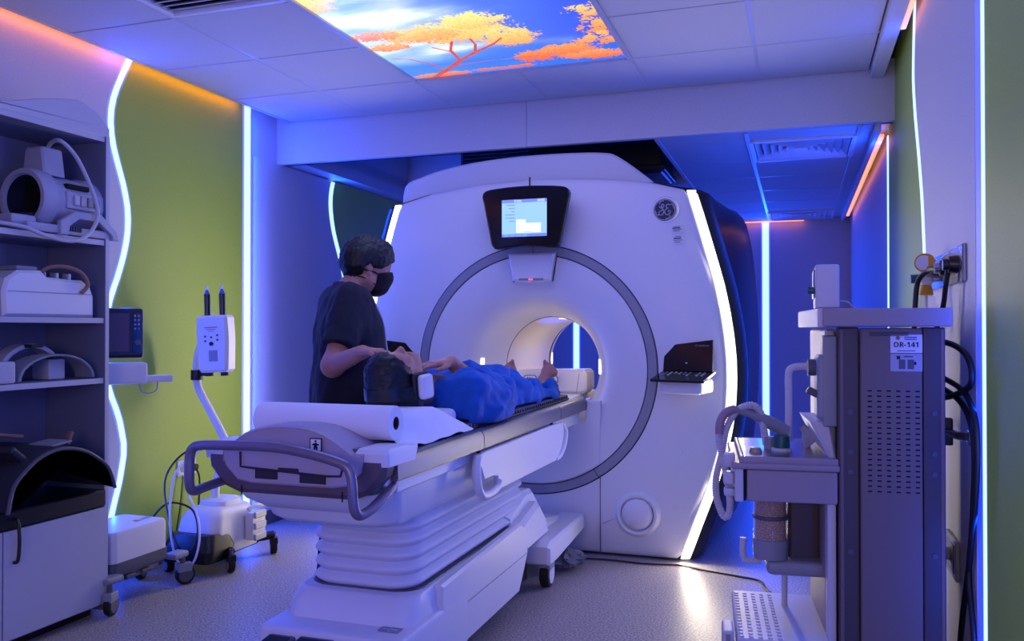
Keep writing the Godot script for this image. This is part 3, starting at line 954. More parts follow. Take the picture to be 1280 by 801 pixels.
	obj("lip", mb().box(Vector3(0, 1.552, 0.046), Vector3(0.15, 0.012, 0.012), 0.004), M.grey, sh)
	obj("red_indicator_light", mb().box(Vector3(0, 1.551, 0.0535), Vector3(0.026, 0.008, 0.004), 0.001), glow(Color(1.0, 0.05, 0.12), 1.5), sh)
	area_light("indicator_lamp", Vector3(GX, 1.548, GZ + 0.060), Vector3(0, -0.4, 1), 0.026, 0.008, Color(1, 0.08, 0.15), 0.0012)
	for s: float in [-1.0, 1.0]:
		obj("shadow_gap", mb().tube([Vector3(s * 0.145, 1.702, 0.004), Vector3(s * 0.117, 1.54, 0.004)], 0.003, 6), M.gap, sc)
		# red stop buttons
		var zb := Transform3D(Basis(Vector3(1, 0, 0), Vector3(0, 0, 1), Vector3(0, -1, 0)), Vector3(s * 0.837, 1.288, -0.018))
		var rb := obj("stop_button", mb().lathe([Vector2(0.0, 0.020), Vector2(0.012, 0.020), Vector2(0.017, 0.017), Vector2(0.018, 0.0)], zb, 24, false), M.red, sc)
		obj("collar", mb().lathe([Vector2(0.018, 0.006), Vector2(0.026, 0.008), Vector2(0.029, 0.004), Vector2(0.029, -0.02)], zb, 24, false), M.mauve, rb)
		# control consoles
		var co := Node3D.new()
		co.name = "control_console"
		sc.add_child(co, true)
		co.position = Vector3(s * 0.868, 1.010, 0.095)
		co.rotation.y = -s * 0.22
		obj("tray", mb().box(Vector3(0, -0.045, -0.03), Vector3(0.235, 0.075, 0.22), 0.018, 3), M.white, co)
		var kx := Transform3D(Basis(Vector3.RIGHT, 0.20), Vector3(0, 0.008, 0.022))
		obj("keyboard", mb().box(Vector3.ZERO, Vector3(0.295, 0.016, 0.20), 0.006, 2, kx), M.black_gloss, co)
		for r in 3:
			for k in 9:
				if rng.randf() < 0.3: continue
				obj("key", mb().box(Vector3(-0.105 + k * 0.026, 0.010, -0.05 + r * 0.028), Vector3(0.012, 0.003, 0.008), 0.001, 1, kx), M.grey if rng.randf() < 0.6 else M.white, co)
		var pp := PackedVector2Array([Vector2(-0.14 * s, 0), Vector2(0.135 * s, 0), Vector2(0.128 * s, 0.172), Vector2(-0.14 * s, 0.138)])
		var px := Transform3D(Basis(Vector3.RIGHT, -0.16), Vector3(0, 0.030, -0.068))
		obj("panel", mb().prism(pp, 0.016, px, 0.003), M.black_gloss, co)
		text("GE Healthcare", 0.009, M.grey, co, px.translated_local(Vector3(0.072 * s, 0.140, 0.0165)))
		obj("console_light", mb().box(Vector3(-0.01, 0.045, 0.0165), Vector3(0.012, 0.004, 0.001), 0, 1, px), glow(Color(0.1, 0.3, 1.0), 0.8), co)
	# emblem: dark disc, pale rings, script monogram and four curls
	var ez := Transform3D(Basis(Vector3(1, 0, 0), Vector3(0, 0, 1), Vector3(0, -1, 0)), Vector3(0.752, 1.921, -0.018))
	obj("emblem_base", mb().lathe([Vector2(0.0, 0.014), Vector2(0.070, 0.014), Vector2(0.076, 0.006), Vector2(0.078, -0.01)], ez, 40, false), M.white, sc)
	var em := obj("emblem", mb().lathe([Vector2(0.0, 0.018), Vector2(0.060, 0.018), Vector2(0.061, 0.012)], ez, 40, false), mat(Color(0.10, 0.11, 0.24), 0.35), sc)
	var pale := mat(Color(0.70, 0.70, 0.78), 0.4)
	obj("rim", mb().lathe([Vector2(0.054, 0.018), Vector2(0.0545, 0.0195), Vector2(0.057, 0.0195), Vector2(0.0575, 0.018)], ez, 40, false), pale, em)
	var eo := Vector3(0.752, 1.921, 0.001)
	for q in 4:
		var tr := Basis(Vector3(0, 0, 1), q * PI / 2 + 0.3)
		obj("curl", mb().tube(smooth([eo + tr * Vector3(0.050, -0.012, 0), eo + tr * Vector3(0.049, 0.008, 0), eo + tr * Vector3(0.043, 0.018, 0), eo + tr * Vector3(0.038, 0.014, 0)], 4), 0.0022, 5), pale, em)
	var gl := [Vector2(-0.030, 0.020), Vector2(-0.024, 0.012), Vector2(-0.014, 0.010), Vector2(-0.005, 0.018), Vector2(-0.006, 0.028), Vector2(-0.014, 0.030), Vector2(-0.017, 0.020), Vector2(-0.012, 0.006), Vector2(-0.006, -0.006), Vector2(-0.007, -0.020), Vector2(-0.018, -0.029), Vector2(-0.030, -0.024), Vector2(-0.030, -0.012), Vector2(-0.018, -0.004), Vector2(-0.004, 0.000)]
	var elp := [Vector2(0.028, 0.024), Vector2(0.020, 0.030), Vector2(0.010, 0.026), Vector2(0.008, 0.016), Vector2(0.016, 0.008), Vector2(0.022, 0.008), Vector2(0.010, 0.005), Vector2(0.001, -0.006), Vector2(0.002, -0.020), Vector2(0.014, -0.028), Vector2(0.027, -0.022), Vector2(0.030, -0.010), Vector2(0.022, -0.006), Vector2(0.018, -0.013)]
	for l in [gl, elp]:
		var pts := []
		for p in l: pts.append(eo + Vector3(p.x, p.y, 0.0005))
		obj("monogram", mb().tube(smooth(pts, 5), 0.0026, 5), pale, em)
	for a in [[0.818, 1.815, 0.062, 0.040], [0.824, 1.758, 0.060, 0.052]]:
		var st := obj("sticker", mb().box(Vector3(a[0], a[1], -0.006), Vector3(a[2], a[3], 0.004)), M.label, sc)
		for k in 4: obj("print_line", mb().box(Vector3(a[0] - 0.004 * (k % 2), a[1] + a[3] * (0.3 - 0.2 * k), -0.0036), Vector3(a[2] * (0.55 + 0.12 * (k % 3)), 0.003 if k != 1 else 0.006, 0.0006)), M.ink, st)
	# round cap low on the right cover
	var kz := Transform3D(Basis(Vector3(1, 0, 0), Vector3(0, 0, 1), Vector3(0, -1, 0)), Vector3(0.60, 0.252, -0.012))
	obj("round_cap_seat", mb().lathe([Vector2(0.086, 0.012), Vector2(0.096, 0.030), Vector2(0.108, 0.032), Vector2(0.124, 0.018), Vector2(0.132, 0.0)], kz, 48, false), M.white, sc)
	obj("shadow_gap", mb().lathe([Vector2(0.0, 0.012), Vector2(0.092, 0.013)], kz, 40, false), M.gap, sc)
	obj("round_cap", mb().lathe([Vector2(0.0, 0.056), Vector2(0.035, 0.054), Vector2(0.065, 0.046), Vector2(0.080, 0.036), Vector2(0.085, 0.024), Vector2(0.085, 0.0)], kz, 48, false), M.white, sc)
	# plinth shadow strip and the dock block beside the table end
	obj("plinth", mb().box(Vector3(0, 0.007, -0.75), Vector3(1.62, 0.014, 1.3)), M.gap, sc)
	var lp := PackedVector2Array([Vector2(-0.392, 0.868), Vector2(-0.318, 0.868), Vector2(-0.306, 0.755), Vector2(0.306, 0.755), Vector2(0.318, 0.868), Vector2(0.392, 0.868)])
	for k in 17:
		var an := lerpf(-0.927, -PI + 0.927, k / 16.0)
		lp.append(Vector2(cos(an) * 0.652, GY + sin(an) * 0.652))
	obj("lower_panel", mb().prism(lp, 0.05, Transform3D(Basis(), Vector3(0, 0, -0.038)), 0.006), M.white, sc)
	obj("bridge", mb().box(Vector3(0, 0.800, -0.80), Vector3(0.44, 0.04, 1.5), 0.008), M.cream, sc)

# ---------------------------------------------------------------- the patient table
func rr_ring(hw: float, z0: float, z1: float, r: float, y: float, n := 6) -> PackedVector3Array:   # rounded rectangle lying flat
	var out := PackedVector3Array()
	for p in round_rect(hw * 2.0, z0 - z1, r, n): out.append(Vector3(p.x, y, (z0 + z1) / 2 + p.y))
	return out

func side_xf(x: float) -> Transform3D:    # polygon (z, y) extruded towards +x from x
	return Transform3D(Basis(Vector3(0, 0, 1), Vector3(0, 1, 0), Vector3(1, 0, 0)), Vector3(x, 0, 0))

func caster(parent: Node, at: Vector3, r: float, w: float, turn: float, hub: Material, fork: Material) -> Node3D:
	var c := Node3D.new()
	c.name = "caster"
	parent.add_child(c, true)
	c.position = at
	c.rotation.y = turn
	var x := Vector3(w / 2, r, 0)
	obj("tyre", mb().cyl(Vector3(-w / 2, r, 0), x, r, 28, -1.0, r * 0.16), M.rubber, c)
	for s: float in [-1.0, 1.0]: obj("hub", mb().cyl(Vector3(s * w * 0.46, r, 0), Vector3(s * w * 0.56, r, 0), r * 0.74, 24, -1.0, 0.001), hub, c)
	obj("fork", mb().box(Vector3(0, r * 1.75, r * 0.1), Vector3(w * 1.25, r * 0.9, r * 1.5), 0.006, 2), fork, c)
	obj("stem", mb().cyl(Vector3(0, r * 2.0, r * 0.25), Vector3(0, r * 2.9, r * 0.25), r * 0.26, 14), M.grey_dark, c)
	return c

func build_table() -> void:
	var tb := thing("patient_table", "long white docked patient table with grey push handle and ribbed bellows", "medical table", Vector3(GX, 0, 0))
	# top deck and rails
	obj("deck", mb().box(Vector3(0, 0.855, -3.52), Vector3(0.575, 0.034, 2.32), 0.006), M.white, tb)
	obj("deck_extension", mb().box(Vector3(0, 0.862, -4.98), Vector3(0.42, 0.04, 0.66), 0.008), M.white, tb)
	for s: float in [-1.0, 1.0]:
		for seg in [[-2.286, -3.015], [-3.022, -4.108], [-4.115, -4.66]]:
			var pr := PackedVector2Array([Vector2(0, 0.815), Vector2(0.020, 0.815), Vector2(0.024, 0.825), Vector2(0.022, 0.862), Vector2(0.012, 0.880), Vector2(0.0, 0.886), Vector2(-0.030, 0.884), Vector2(-0.030, 0.870), Vector2(0, 0.870)])
			if s < 0:
				for i in pr.size(): pr[i].x = -pr[i].x
			obj("rail", mb().prism(pr, seg[0] - seg[1], Transform3D(Basis(), Vector3(s * 0.29, 0, seg[1])), 0.0), M.rail, tb)
		obj("rail_backing", mb().box(Vector3(s * 0.294, 0.845, -3.5), Vector3(0.02, 0.05, 2.25)), M.gap, tb)
	obj("frame", mb().box(Vector3(0, 0.79, -3.48), Vector3(0.555, 0.05, 2.26), 0.008, 2), M.white, tb)
	for s: float in [-1.0, 1.0]:
		obj("bracket", mb().box(Vector3(s * 0.255, 0.775, -4.40), Vector3(0.05, 0.07, 0.40), 0.015, 2), M.white, tb)
	obj("upper_skirt", mb().loft([rr_ring(0.215, -2.42, -3.95, 0.10, 0.635), rr_ring(0.235, -2.38, -4.0, 0.10, 0.66), rr_ring(0.265, -2.34, -4.05, 0.08, 0.775)]), M.white, tb)
	# side boards with grip loops
	for s: float in [-1.0, 1.0]:
		var gb := PackedVector2Array([Vector2(-2.925, 0.795), Vector2(-2.97, 0.70), Vector2(-3.07, 0.655), Vector2(-3.15, 0.64), Vector2(-4.00, 0.628), Vector2(-4.06, 0.64), Vector2(-4.12, 0.69), Vector2(-4.155, 0.775), Vector2(-4.13, 0.80), Vector2(-3.9, 0.806), Vector2(-3.0, 0.806)])
		var cut := PackedVector2Array([Vector2(-2.925, 0.795), Vector2(-2.955, 0.76), Vector2(-3.0, 0.70), Vector2(-3.09, 0.70), Vector2(-3.15, 0.69), Vector2(-3.17, 0.635), Vector2(-4.00, 0.628), Vector2(-4.06, 0.64), Vector2(-4.12, 0.69), Vector2(-4.155, 0.775), Vector2(-4.13, 0.80), Vector2(-3.9, 0.806), Vector2(-3.0, 0.806)])
		var xw := 0.300 if s > 0 else -0.322
		var bd := obj("side_board", mb().prism(cut, 0.022, side_xf(xw), 0.004), M.white, tb)
		var x0 := s * 0.314
		obj("grip", mb().tube(smooth([Vector3(x0, 0.795, -2.945), Vector3(x0 + s * 0.006, 0.75, -2.915), Vector3(x0 + s * 0.008, 0.69, -2.925), Vector3(x0 + s * 0.006, 0.647, -2.975), Vector3(x0 + s * 0.004, 0.637, -3.06), Vector3(x0, 0.645, -3.15), Vector3(x0, 0.67, -3.175)], 5), 0.017, 12), M.white, bd)
		obj("grip", mb().tube(smooth([Vector3(x0, 0.79, -4.13), Vector3(x0 + s * 0.012, 0.75, -4.15), Vector3(x0 + s * 0.012, 0.69, -4.12), Vector3(x0 + s * 0.008, 0.645, -4.06), Vector3(x0, 0.635, -4.0)], 5), 0.013, 12), M.white, bd)
		for z in [-2.99, -3.98]: obj("slot", mb().box(Vector3(s * 0.300, 0.808, z), Vector3(0.012, 0.012, 0.01)), M.gap, bd)
	# rounded end with hump, dark surround, recess and tubular handle
	var eb := [Vector2(-0.30, 0.895), Vector2(-0.295, 0.925), Vector2(-0.25, 0.93), Vector2(0.25, 0.915), Vector2(0.31, 0.912), Vector2(0.322, 0.88), Vector2(0.308, 0.785), Vector2(0.255, 0.767), Vector2(-0.19, 0.780), Vector2(-0.245, 0.80)]
	eb = [Vector2(-0.316, 0.90), Vector2(-0.300, 0.915), Vector2(0.300, 0.915), Vector2(0.316, 0.90), Vector2(0.306, 0.84), Vector2(0.255, 0.785), Vector2(0.20, 0.765), Vector2(-0.20, 0.765), Vector2(-0.255, 0.785), Vector2(-0.306, 0.84)]
	obj("end_surround", mb().prism(PackedVector2Array(eb), 0.075, Transform3D(Basis(), Vector3(0, 0, -2.285)), 0.016), M.mauve, tb)
	obj("end_block", mb().prism(PackedVector2Array([Vector2(-0.294, 0.905), Vector2(0.294, 0.905), Vector2(0.284, 0.80), Vector2(-0.284, 0.80)]), 0.20, Transform3D(Basis(), Vector3(0, 0, -2.47)), 0.006), M.white, tb)
	for s: float in [-1.0, 1.0]: obj("shoulder", mb().loft([rr_ring(0.056, -2.212, -2.40, 0.012, 0.868), rr_ring(0.056, -2.206, -2.42, 0.014, 0.905), rr_ring(0.048, -2.214, -2.36, 0.014, 0.918)]), M.white, tb).position.x = s * 0.264
	var ef := [Vector2(-0.245, 0.905), Vector2(0.245, 0.905), Vector2(0.235, 0.85), Vector2(0.19, 0.808), Vector2(0.14, 0.800), Vector2(-0.14, 0.800), Vector2(-0.19, 0.808), Vector2(-0.235, 0.85)]
	var face := obj("end_face", mb().prism(PackedVector2Array(ef), 0.02, Transform3D(Basis(), Vector3(0, 0, -2.216)), 0.006), M.end_grey, tb)
	var hump := smooth2([Vector2(-0.24, 0.895), Vector2(-0.20, 0.925), Vector2(-0.15, 0.955), Vector2(-0.07, 0.975), Vector2(0.03, 0.976), Vector2(0.10, 0.962), Vector2(0.16, 0.932), Vector2(0.215, 0.895)], 4)
	var hr := []
	for a in [[-2.199, 0.92, 0.0], [-2.196, 0.97, 0.0], [-2.205, 1.0, 0.004], [-2.30, 1.0, 0.004], [-2.46, 0.98, -0.012], [-2.56, 0.94, -0.05]]:
		var r := PackedVector3Array()
		for p in hump: r.append(Vector3(p.x * (0.94 + 0.06 * a[1]), lerpf(0.88, p.y + a[2], a[1]), a[0]))
		for x in [0.215, -0.24]: r.append(Vector3(x * (0.94 + 0.06 * a[1]), 0.862, a[0]))
		hr.append(r)
	obj("end_hump", mb().loft(hr), M.end_grey, tb, 50)
	# pulled recesses along the lower lip
	var groove := [Vector3(-0.175, 0.895, -2.194), Vector3(-0.174, 0.85, -2.194), Vector3(-0.126, 0.847, -2.194), Vector3(0.121, 0.836, -2.194), Vector3(0.172, 0.838, -2.194), Vector3(0.184, 0.875, -2.194)]
	obj("groove", mb().tube(groove, 0.0035, 6), M.recess, face)
	for b in [[-0.083, 0.830, 0.080, 0.028], [0.078, 0.824, 0.09, 0.026], [-0.006, 0.846, 0.072, 0.014]]:
		obj("recess", mb().box(Vector3(b[0], b[1], -2.1965), Vector3(b[2], b[3], 0.006), 0.002), M.recess, face)
	var ic := obj("icon_plate", mb().box(Vector3(0.09, 0.927, -2.1935), Vector3(0.040, 0.040, 0.002)), M.ink, tb)
	obj("icon_field", mb().box(Vector3(0.09, 0.927, -2.1925), Vector3(0.034, 0.034, 0.001)), M.label, ic)
	obj("icon_figure", mb().box(Vector3(0.09, 0.925, -2.1915), Vector3(0.009, 0.016, 0.001)).box(Vector3(0.09, 0.928, -2.1915), Vector3(0.022, 0.005, 0.001)).box(Vector3(0.09, 0.938, -2.1915), Vector3(0.006, 0.006, 0.001)).box(Vector3(0.086, 0.917, -2.1915), Vector3(0.005, 0.010, 0.001)).box(Vector3(0.094, 0.917, -2.1915), Vector3(0.005, 0.010, 0.001)), M.ink, ic)
	obj("underbody", mb().loft([rr_ring(0.20, -2.33, -2.62, 0.05, 0.700), rr_ring(0.24, -2.27, -2.66, 0.06, 0.735), rr_ring(0.255, -2.24, -2.66, 0.06, 0.775)]), M.white, tb)
	for x in [-0.18, 0.17]: obj("seam", mb().box(Vector3(x, 0.775, -2.2085), Vector3(0.003, 0.03, 0.003)), M.gap, tb)
	var hd := [Vector3(-0.265, 0.80, -2.30), Vector3(-0.285, 0.785, -2.18), Vector3(-0.283, 0.782, -2.12), Vector3(-0.280, 0.80, -2.095), Vector3(-0.278, 0.84, -2.09), Vector3(-0.276, 0.89, -2.09), Vector3(-0.265, 0.915, -2.09), Vector3(-0.235, 0.925, -2.088), Vector3(-0.154, 0.930, -2.080), Vector3(0.018, 0.933, -2.075), Vector3(0.13, 0.920, -2.08), Vector3(0.225, 0.898, -2.088), Vector3(0.258, 0.880, -2.09), Vector3(0.269, 0.845, -2.09), Vector3(0.272, 0.80, -2.09), Vector3(0.275, 0.765, -2.095), Vector3(0.280, 0.748, -2.115), Vector3(0.286, 0.755, -2.17), Vector3(0.290, 0.785, -2.26), Vector3(0.285, 0.80, -2.31)]
	obj("push_handle", mb().tube(smooth(hd, 4), 0.0145, 14), M.handle, tb)
	# bellows
	var bl := []
	var folds := 6
	for i in folds * 8 + 1:
		var t := float(i) / (folds * 8)
		var w := 0.5 - 0.5 * cos(t * folds * TAU)
		w = pow(w, 0.6)
		bl.append(rr_ring(0.186 + 0.022 * w, -2.625 + 0.022 * w, -3.86 - 0.02 * w, 0.09 + 0.01 * w, lerpf(0.375, 0.665, t), 7))
	obj("bellows", mb().loft(bl), M.white_soft, tb, 75)
	# pedestal and base
	obj("bellows_seat", mb().loft([rr_ring(0.225, -2.60, -3.9, 0.10, 0.33), rr_ring(0.222, -2.605, -3.9, 0.10, 0.372), rr_ring(0.215, -2.612, -3.9, 0.10, 0.380)]), M.grey_dark, tb)
	obj("pedestal", mb().loft([rr_ring(0.245, -2.50, -3.66, 0.07, 0.27), rr_ring(0.240, -2.53, -3.64, 0.07, 0.335), rr_ring(0.232, -2.565, -3.63, 0.07, 0.368), rr_ring(0.222, -2.58, -3.62, 0.07, 0.376)]), M.white, tb)
	obj("base_deck", mb().loft([rr_ring(0.262, -2.40, -3.0, 0.03, 0.10), rr_ring(0.264, -2.40, -3.0, 0.03, 0.27), rr_ring(0.258, -2.41, -3.0, 0.03, 0.286), rr_ring(0.246, -2.43, -3.0, 0.03, 0.292)]), M.white, tb)
	for s: float in [-1.0, 1.0]:
		var sp := PackedVector2Array([Vector2(-2.74, 0.372), Vector2(-2.735, 0.30), Vector2(-2.76, 0.24), Vector2(-2.755, 0.115), Vector2(-2.80, 0.095), Vector2(-3.60, 0.095), Vector2(-3.72, 0.23), Vector2(-3.72, 0.36), Vector2(-3.62, 0.40)])
		var sk := obj("side_skirt", mb().prism(sp, 0.040, side_xf(0.222 if s > 0 else -0.262), 0.010), M.white, tb)
		obj("crease", mb().box(Vector3(s * 0.2625, 0.245, -3.24), Vector3(0.002, 0.003, 0.94)), M.grey, sk)
	obj("foot_mark", mb().prism(round_rect(0.075, 0.045, 0.008), 0.002, Transform3D(Basis(Vector3.RIGHT, -PI / 2), Vector3(0.185, 0.2925, -2.49))), M.grey, tb)
	obj("foot_mark_print", mb().box(Vector3(0.185, 0.2952, -2.49), Vector3(0.05, 0.0008, 0.005)).box(Vector3(0.185, 0.2952, -2.49), Vector3(0.006, 0.0008, 0.028)), M.label, tb)
	obj("chassis", mb().box(Vector3(0, 0.13, -3.2), Vector3(0.40, 0.12, 1.4)), M.black, tb)
	# docking end
	var dp := PackedVector2Array([Vector2(-3.60, 0.43), Vector2(-3.86, 0.50), Vector2(-3.97, 0.49), Vector2(-4.06, 0.42), Vector2(-4.16, 0.30), Vector2(-4.58, 0.235), Vector2(-4.60, 0.15), Vector2(-4.0, 0.15), Vector2(-3.70, 0.22), Vector2(-3.62, 0.30)])
	obj("dock_housing", mb().prism(dp, 0.42, side_xf(-0.21), 0.02), M.white, tb)
	for s: float in [-1.0, 1.0]:
		var ap := PackedVector2Array([Vector2(-3.90, 0.225), Vector2(-3.90, 0.145), Vector2(-3.93, 0.128), Vector2(-4.05, 0.128), Vector2(-4.60, 0.160), Vector2(-4.60, 0.245), Vector2(-3.95, 0.245)])
		obj("dock_arm", mb().prism(ap, 0.15, side_xf(0.165 if s > 0 else -0.315), 0.014), M.white, tb)
		var wd := PackedVector2Array([Vector2(-3.62, 0.38), Vector2(-3.92, 0.44), Vector2(-4.02, 0.36), Vector2(-4.10, 0.25), Vector2(-3.72, 0.24)])
		obj("dock_cheek", mb().prism(wd, 0.10, side_xf(0.16 if s > 0 else -0.26), 0.02), M.white, tb)
		caster(tb, Vector3(s * 0.262, 0, -4.03), 0.070, 0.05, 0.05, M.white, M.grey)
		caster(tb, Vector3(s * 0.20, 0, -2.62), 0.05, 0.04, 0.4, M.grey, M.grey_dark)
	obj("red_release_lever", mb().tube([Vector3(0.24, 0.20, -4.42), Vector3(0.25, 0.12, -4.44)], 0.009, 8), M.red, tb)
	# foot pedals
	for p in [[-0.16, 0.25, -2.33, 0.10], [-0.03, 0.255, -2.33, 0.13], [0.11, 0.25, -2.34, 0.11]]:
		var pd := obj("foot_pedal", mb().box(Vector3.ZERO, Vector3(p[3], 0.022, 0.15), 0.009, 2, Transform3D(Basis(Vector3.RIGHT, 0.12), Vector3(p[0], p[1], p[2]))), M.grey_dark, tb)
		obj("tread", mb().box(Vector3(0, 0.012, 0.0), Vector3(p[3] * 0.8, 0.004, 0.11), 0.001, 1, Transform3D(Basis(Vector3.RIGHT, 0.12), Vector3(p[0], p[1], p[2]))), M.rubber, pd)
	# padded mat on the deck
	var pad := thing("table_mat", "thin dark padded mat with piped edge lying on the patient table", "mat", Vector3(GX, 0.872, -3.55))
	obj("pad", mb().box(Vector3(0, 0.018, 0), Vector3(0.47, 0.035, 2.0), 0.010, 2), mat(Color(0.16, 0.19, 0.33), 0.6), pad)
	var piping := mat(Color(0.10, 0.12, 0.22), 0.5)
	for s: float in [-1.0, 1.0]:
		obj("piping", mb().tube([Vector3(s * 0.236, 0.012, 0.99), Vector3(s * 0.236, 0.012, -0.99)], 0.006, 8), piping, pad)
		for k in 56: obj("stitch", mb().box(Vector3(s * 0.2365, 0.024, 0.97 - k * 0.035), Vector3(0.006, 0.010, 0.018), 0.0), piping, pad)
	# paper roll on the hump
	var rl := thing("paper_roll", "thick white roll of couch paper lying across the table end", "paper roll", Vector3(-1.440, 0.975, -2.40), 0.0)
	var rx := Transform3D(Basis(Vector3(0, 0, 1), -PI / 2), Vector3.ZERO)
	obj("paper", mb().lathe([Vector2(0.021, -0.245), Vector2(0.052, -0.245), Vector2(0.0545, -0.242), Vector2(0.0545, 0.242), Vector2(0.052, 0.245), Vector2(0.021, 0.245)], rx, 48, false), M.paper, rl)
	obj("core", mb().lathe([Vector2(0.0215, -0.2445), Vector2(0.0215, 0.2445), Vector2(0.018, 0.2445), Vector2(0.018, -0.2445), Vector2(0.0215, -0.2445)], rx, 24, false), mat(Color(0.28, 0.17, 0.15), 0.8), rl)
	# head cushion under a paper sheet
	var cu := thing("head_cushion", "white head cushion under the patient's head", "cushion", Vector3(-1.445, 0.907, -2.80))
	obj("cushion", mb().box(Vector3(0.0, 0.030, 0.0), Vector3(0.40, 0.058, 0.46), 0.026, 4), M.white_soft, cu)
	obj("cushion_strap", mb().box(Vector3(-0.02, 0.064, 0.19), Vector3(0.20, 0.010, 0.10), 0.004, 2), M.white_soft, cu)
	var g := []
	for i in 25:
		var row := []
		var t := i / 24.0
		for j in 29:
			var q := j / 28.0
			var x := lerpf(-0.235, 0.272, q)
			var z := -2.385 - 0.60 * t - 0.025 * q
			var y := 0.978 + 0.012 * sin(t * 3.0)
			y -= maxf(0.0, t - 0.70) * 0.17
			# near side hangs from the cushion's edge down to the rail
			var dr := clampf((x - 0.185) / 0.087, 0.0, 1.0)
			y = lerpf(y, 0.892, dr * dr * (3.0 - 2.0 * dr))
			var dl := clampf((-0.185 - x) / 0.05, 0.0, 1.0)
			y = lerpf(y, 0.925, dl * dl)
			y += 0.003 * sin(x * 60.0 + z * 21.0) * (0.3 + dr) + 0.004 * sin(z * 34.0 + x * 18.0) * dr
			row.append(Vector3(x, maxf(y, 0.889), z))
		g.append(row)
	var low := []
	for row in g:
		var r2 := []
		for p in row: r2.append(p - Vector3(0, 0.0012, 0))
		low.append(r2)
	var ps := obj("paper_sheet", mb().sheet(g).sheet(low), M.paper, self, 60)
	ps.position = Vector3(GX, 0.0, 0.0)
	tag(ps, "creased white paper sheet spread over the head cushion", "paper sheet")
	# second sheet under the legs
	var g2 := []
	for i in 13:
		var row := []
		for j in 9:
			var t := i / 12.0
			var q := j / 8.0
			row.append(Vector3(lerpf(-0.20, 0.245 - 0.05 * t, q), 0.913 + 0.004 * sin(t * 17.0 + q * 5.0) - 0.016 * pow(q, 6), -3.25 - 1.20 * t))
		g2.append(row)
	var s2 := obj("paper_sheet", mb().sheet(g2), M.paper, self, 60)
	s2.position = Vector3(GX, 0.0, 0.0)
	tag(s2, "white paper sheet peeking out under the blue gown's hem", "paper sheet")
	# coil box in the tunnel beyond the feet
	var cb := thing("coil_box", "cream plastic coil box in the tunnel beyond the patient's feet", "coil box", Vector3(GX, 0.882, -5.03))
	var bp := PackedVector2Array([Vector2(-0.205, 0), Vector2(0.225, 0), Vector2(0.245, 0.03), Vector2(0.245, 0.125), Vector2(0.225, 0.145), Vector2(-0.185, 0.135), Vector2(-0.205, 0.11)])
	obj("shell", mb().prism(bp, 0.22, Transform3D(Basis(), Vector3(0, 0, -0.11)), 0.016), M.cream, cb)
	obj("front_lid", mb().prism(PackedVector2Array([Vector2(-0.19, 0.01), Vector2(0.05, 0.01), Vector2(0.085, 0.125), Vector2(-0.175, 0.125)]), 0.03, Transform3D(Basis(Vector3.RIGHT, -0.1), Vector3(0, 0, 0.095)), 0.006), M.cream, cb)
	for x in [-0.10, 0.035]:
		var pl := obj("port", mb().prism(round_rect(0.085, 0.055, 0.018, 5), 0.004, Transform3D(Basis(Vector3.RIGHT, -0.1), Vector3(x, 0.082, 0.122))), M.grey, cb)
		obj("port_ring", mb().prism(round_rect(0.070, 0.042, 0.014, 5), 0.004, Transform3D(Basis(Vector3.RIGHT, -0.1), Vector3(x, 0.082, 0.124))), M.cream, pl)
		obj("port_slots", mb().box(Vector3(x - 0.014, 0.082, 0.1295), Vector3(0.008, 0.028, 0.003)).box(Vector3(x + 0.0, 0.086, 0.1295), Vector3(0.008, 0.020, 0.003)).box(Vector3(x + 0.015, 0.080, 0.1295), Vector3(0.009, 0.026, 0.003)), M.grey_dark, pl)
	obj("lid_line", mb().box(Vector3(0.175, 0.07, 0.1085), Vector3(0.003, 0.12, 0.004), 0, 1, Transform3D(Basis(Vector3(0, 0, 1), -0.15), Vector3(0.01, 0.02, 0))), M.grey, cb)
	# plastic bag on the floor below the dock
	var bag := []
	for i in 9:
		var ring := PackedVector3Array()
		for k in 18:
			var a := TAU * k / 18
			var t := i / 8.0
			var rr := sin(PI * (0.06 + 0.9 * t)) * (0.075 + 0.018 * sin(a * 5.0 + t * 9.0) + 0.012 * sin(a * 9.0 - t * 14.0))
			ring.append(Vector3(cos(a) * rr * 1.2, 0.11 * t + 0.004, sin(a) * rr * 1.6))
		bag.append(ring)
	var pb := obj("plastic_bag", mb().loft(bag), mat(Color(0.42, 0.42, 0.46), 0.18), self, 30)
	pb.position = Vector3(-1.17, 0.0, -4.36)
	tag(pb, "crumpled clear plastic bag on the floor behind the table's wheel", "plastic bag")

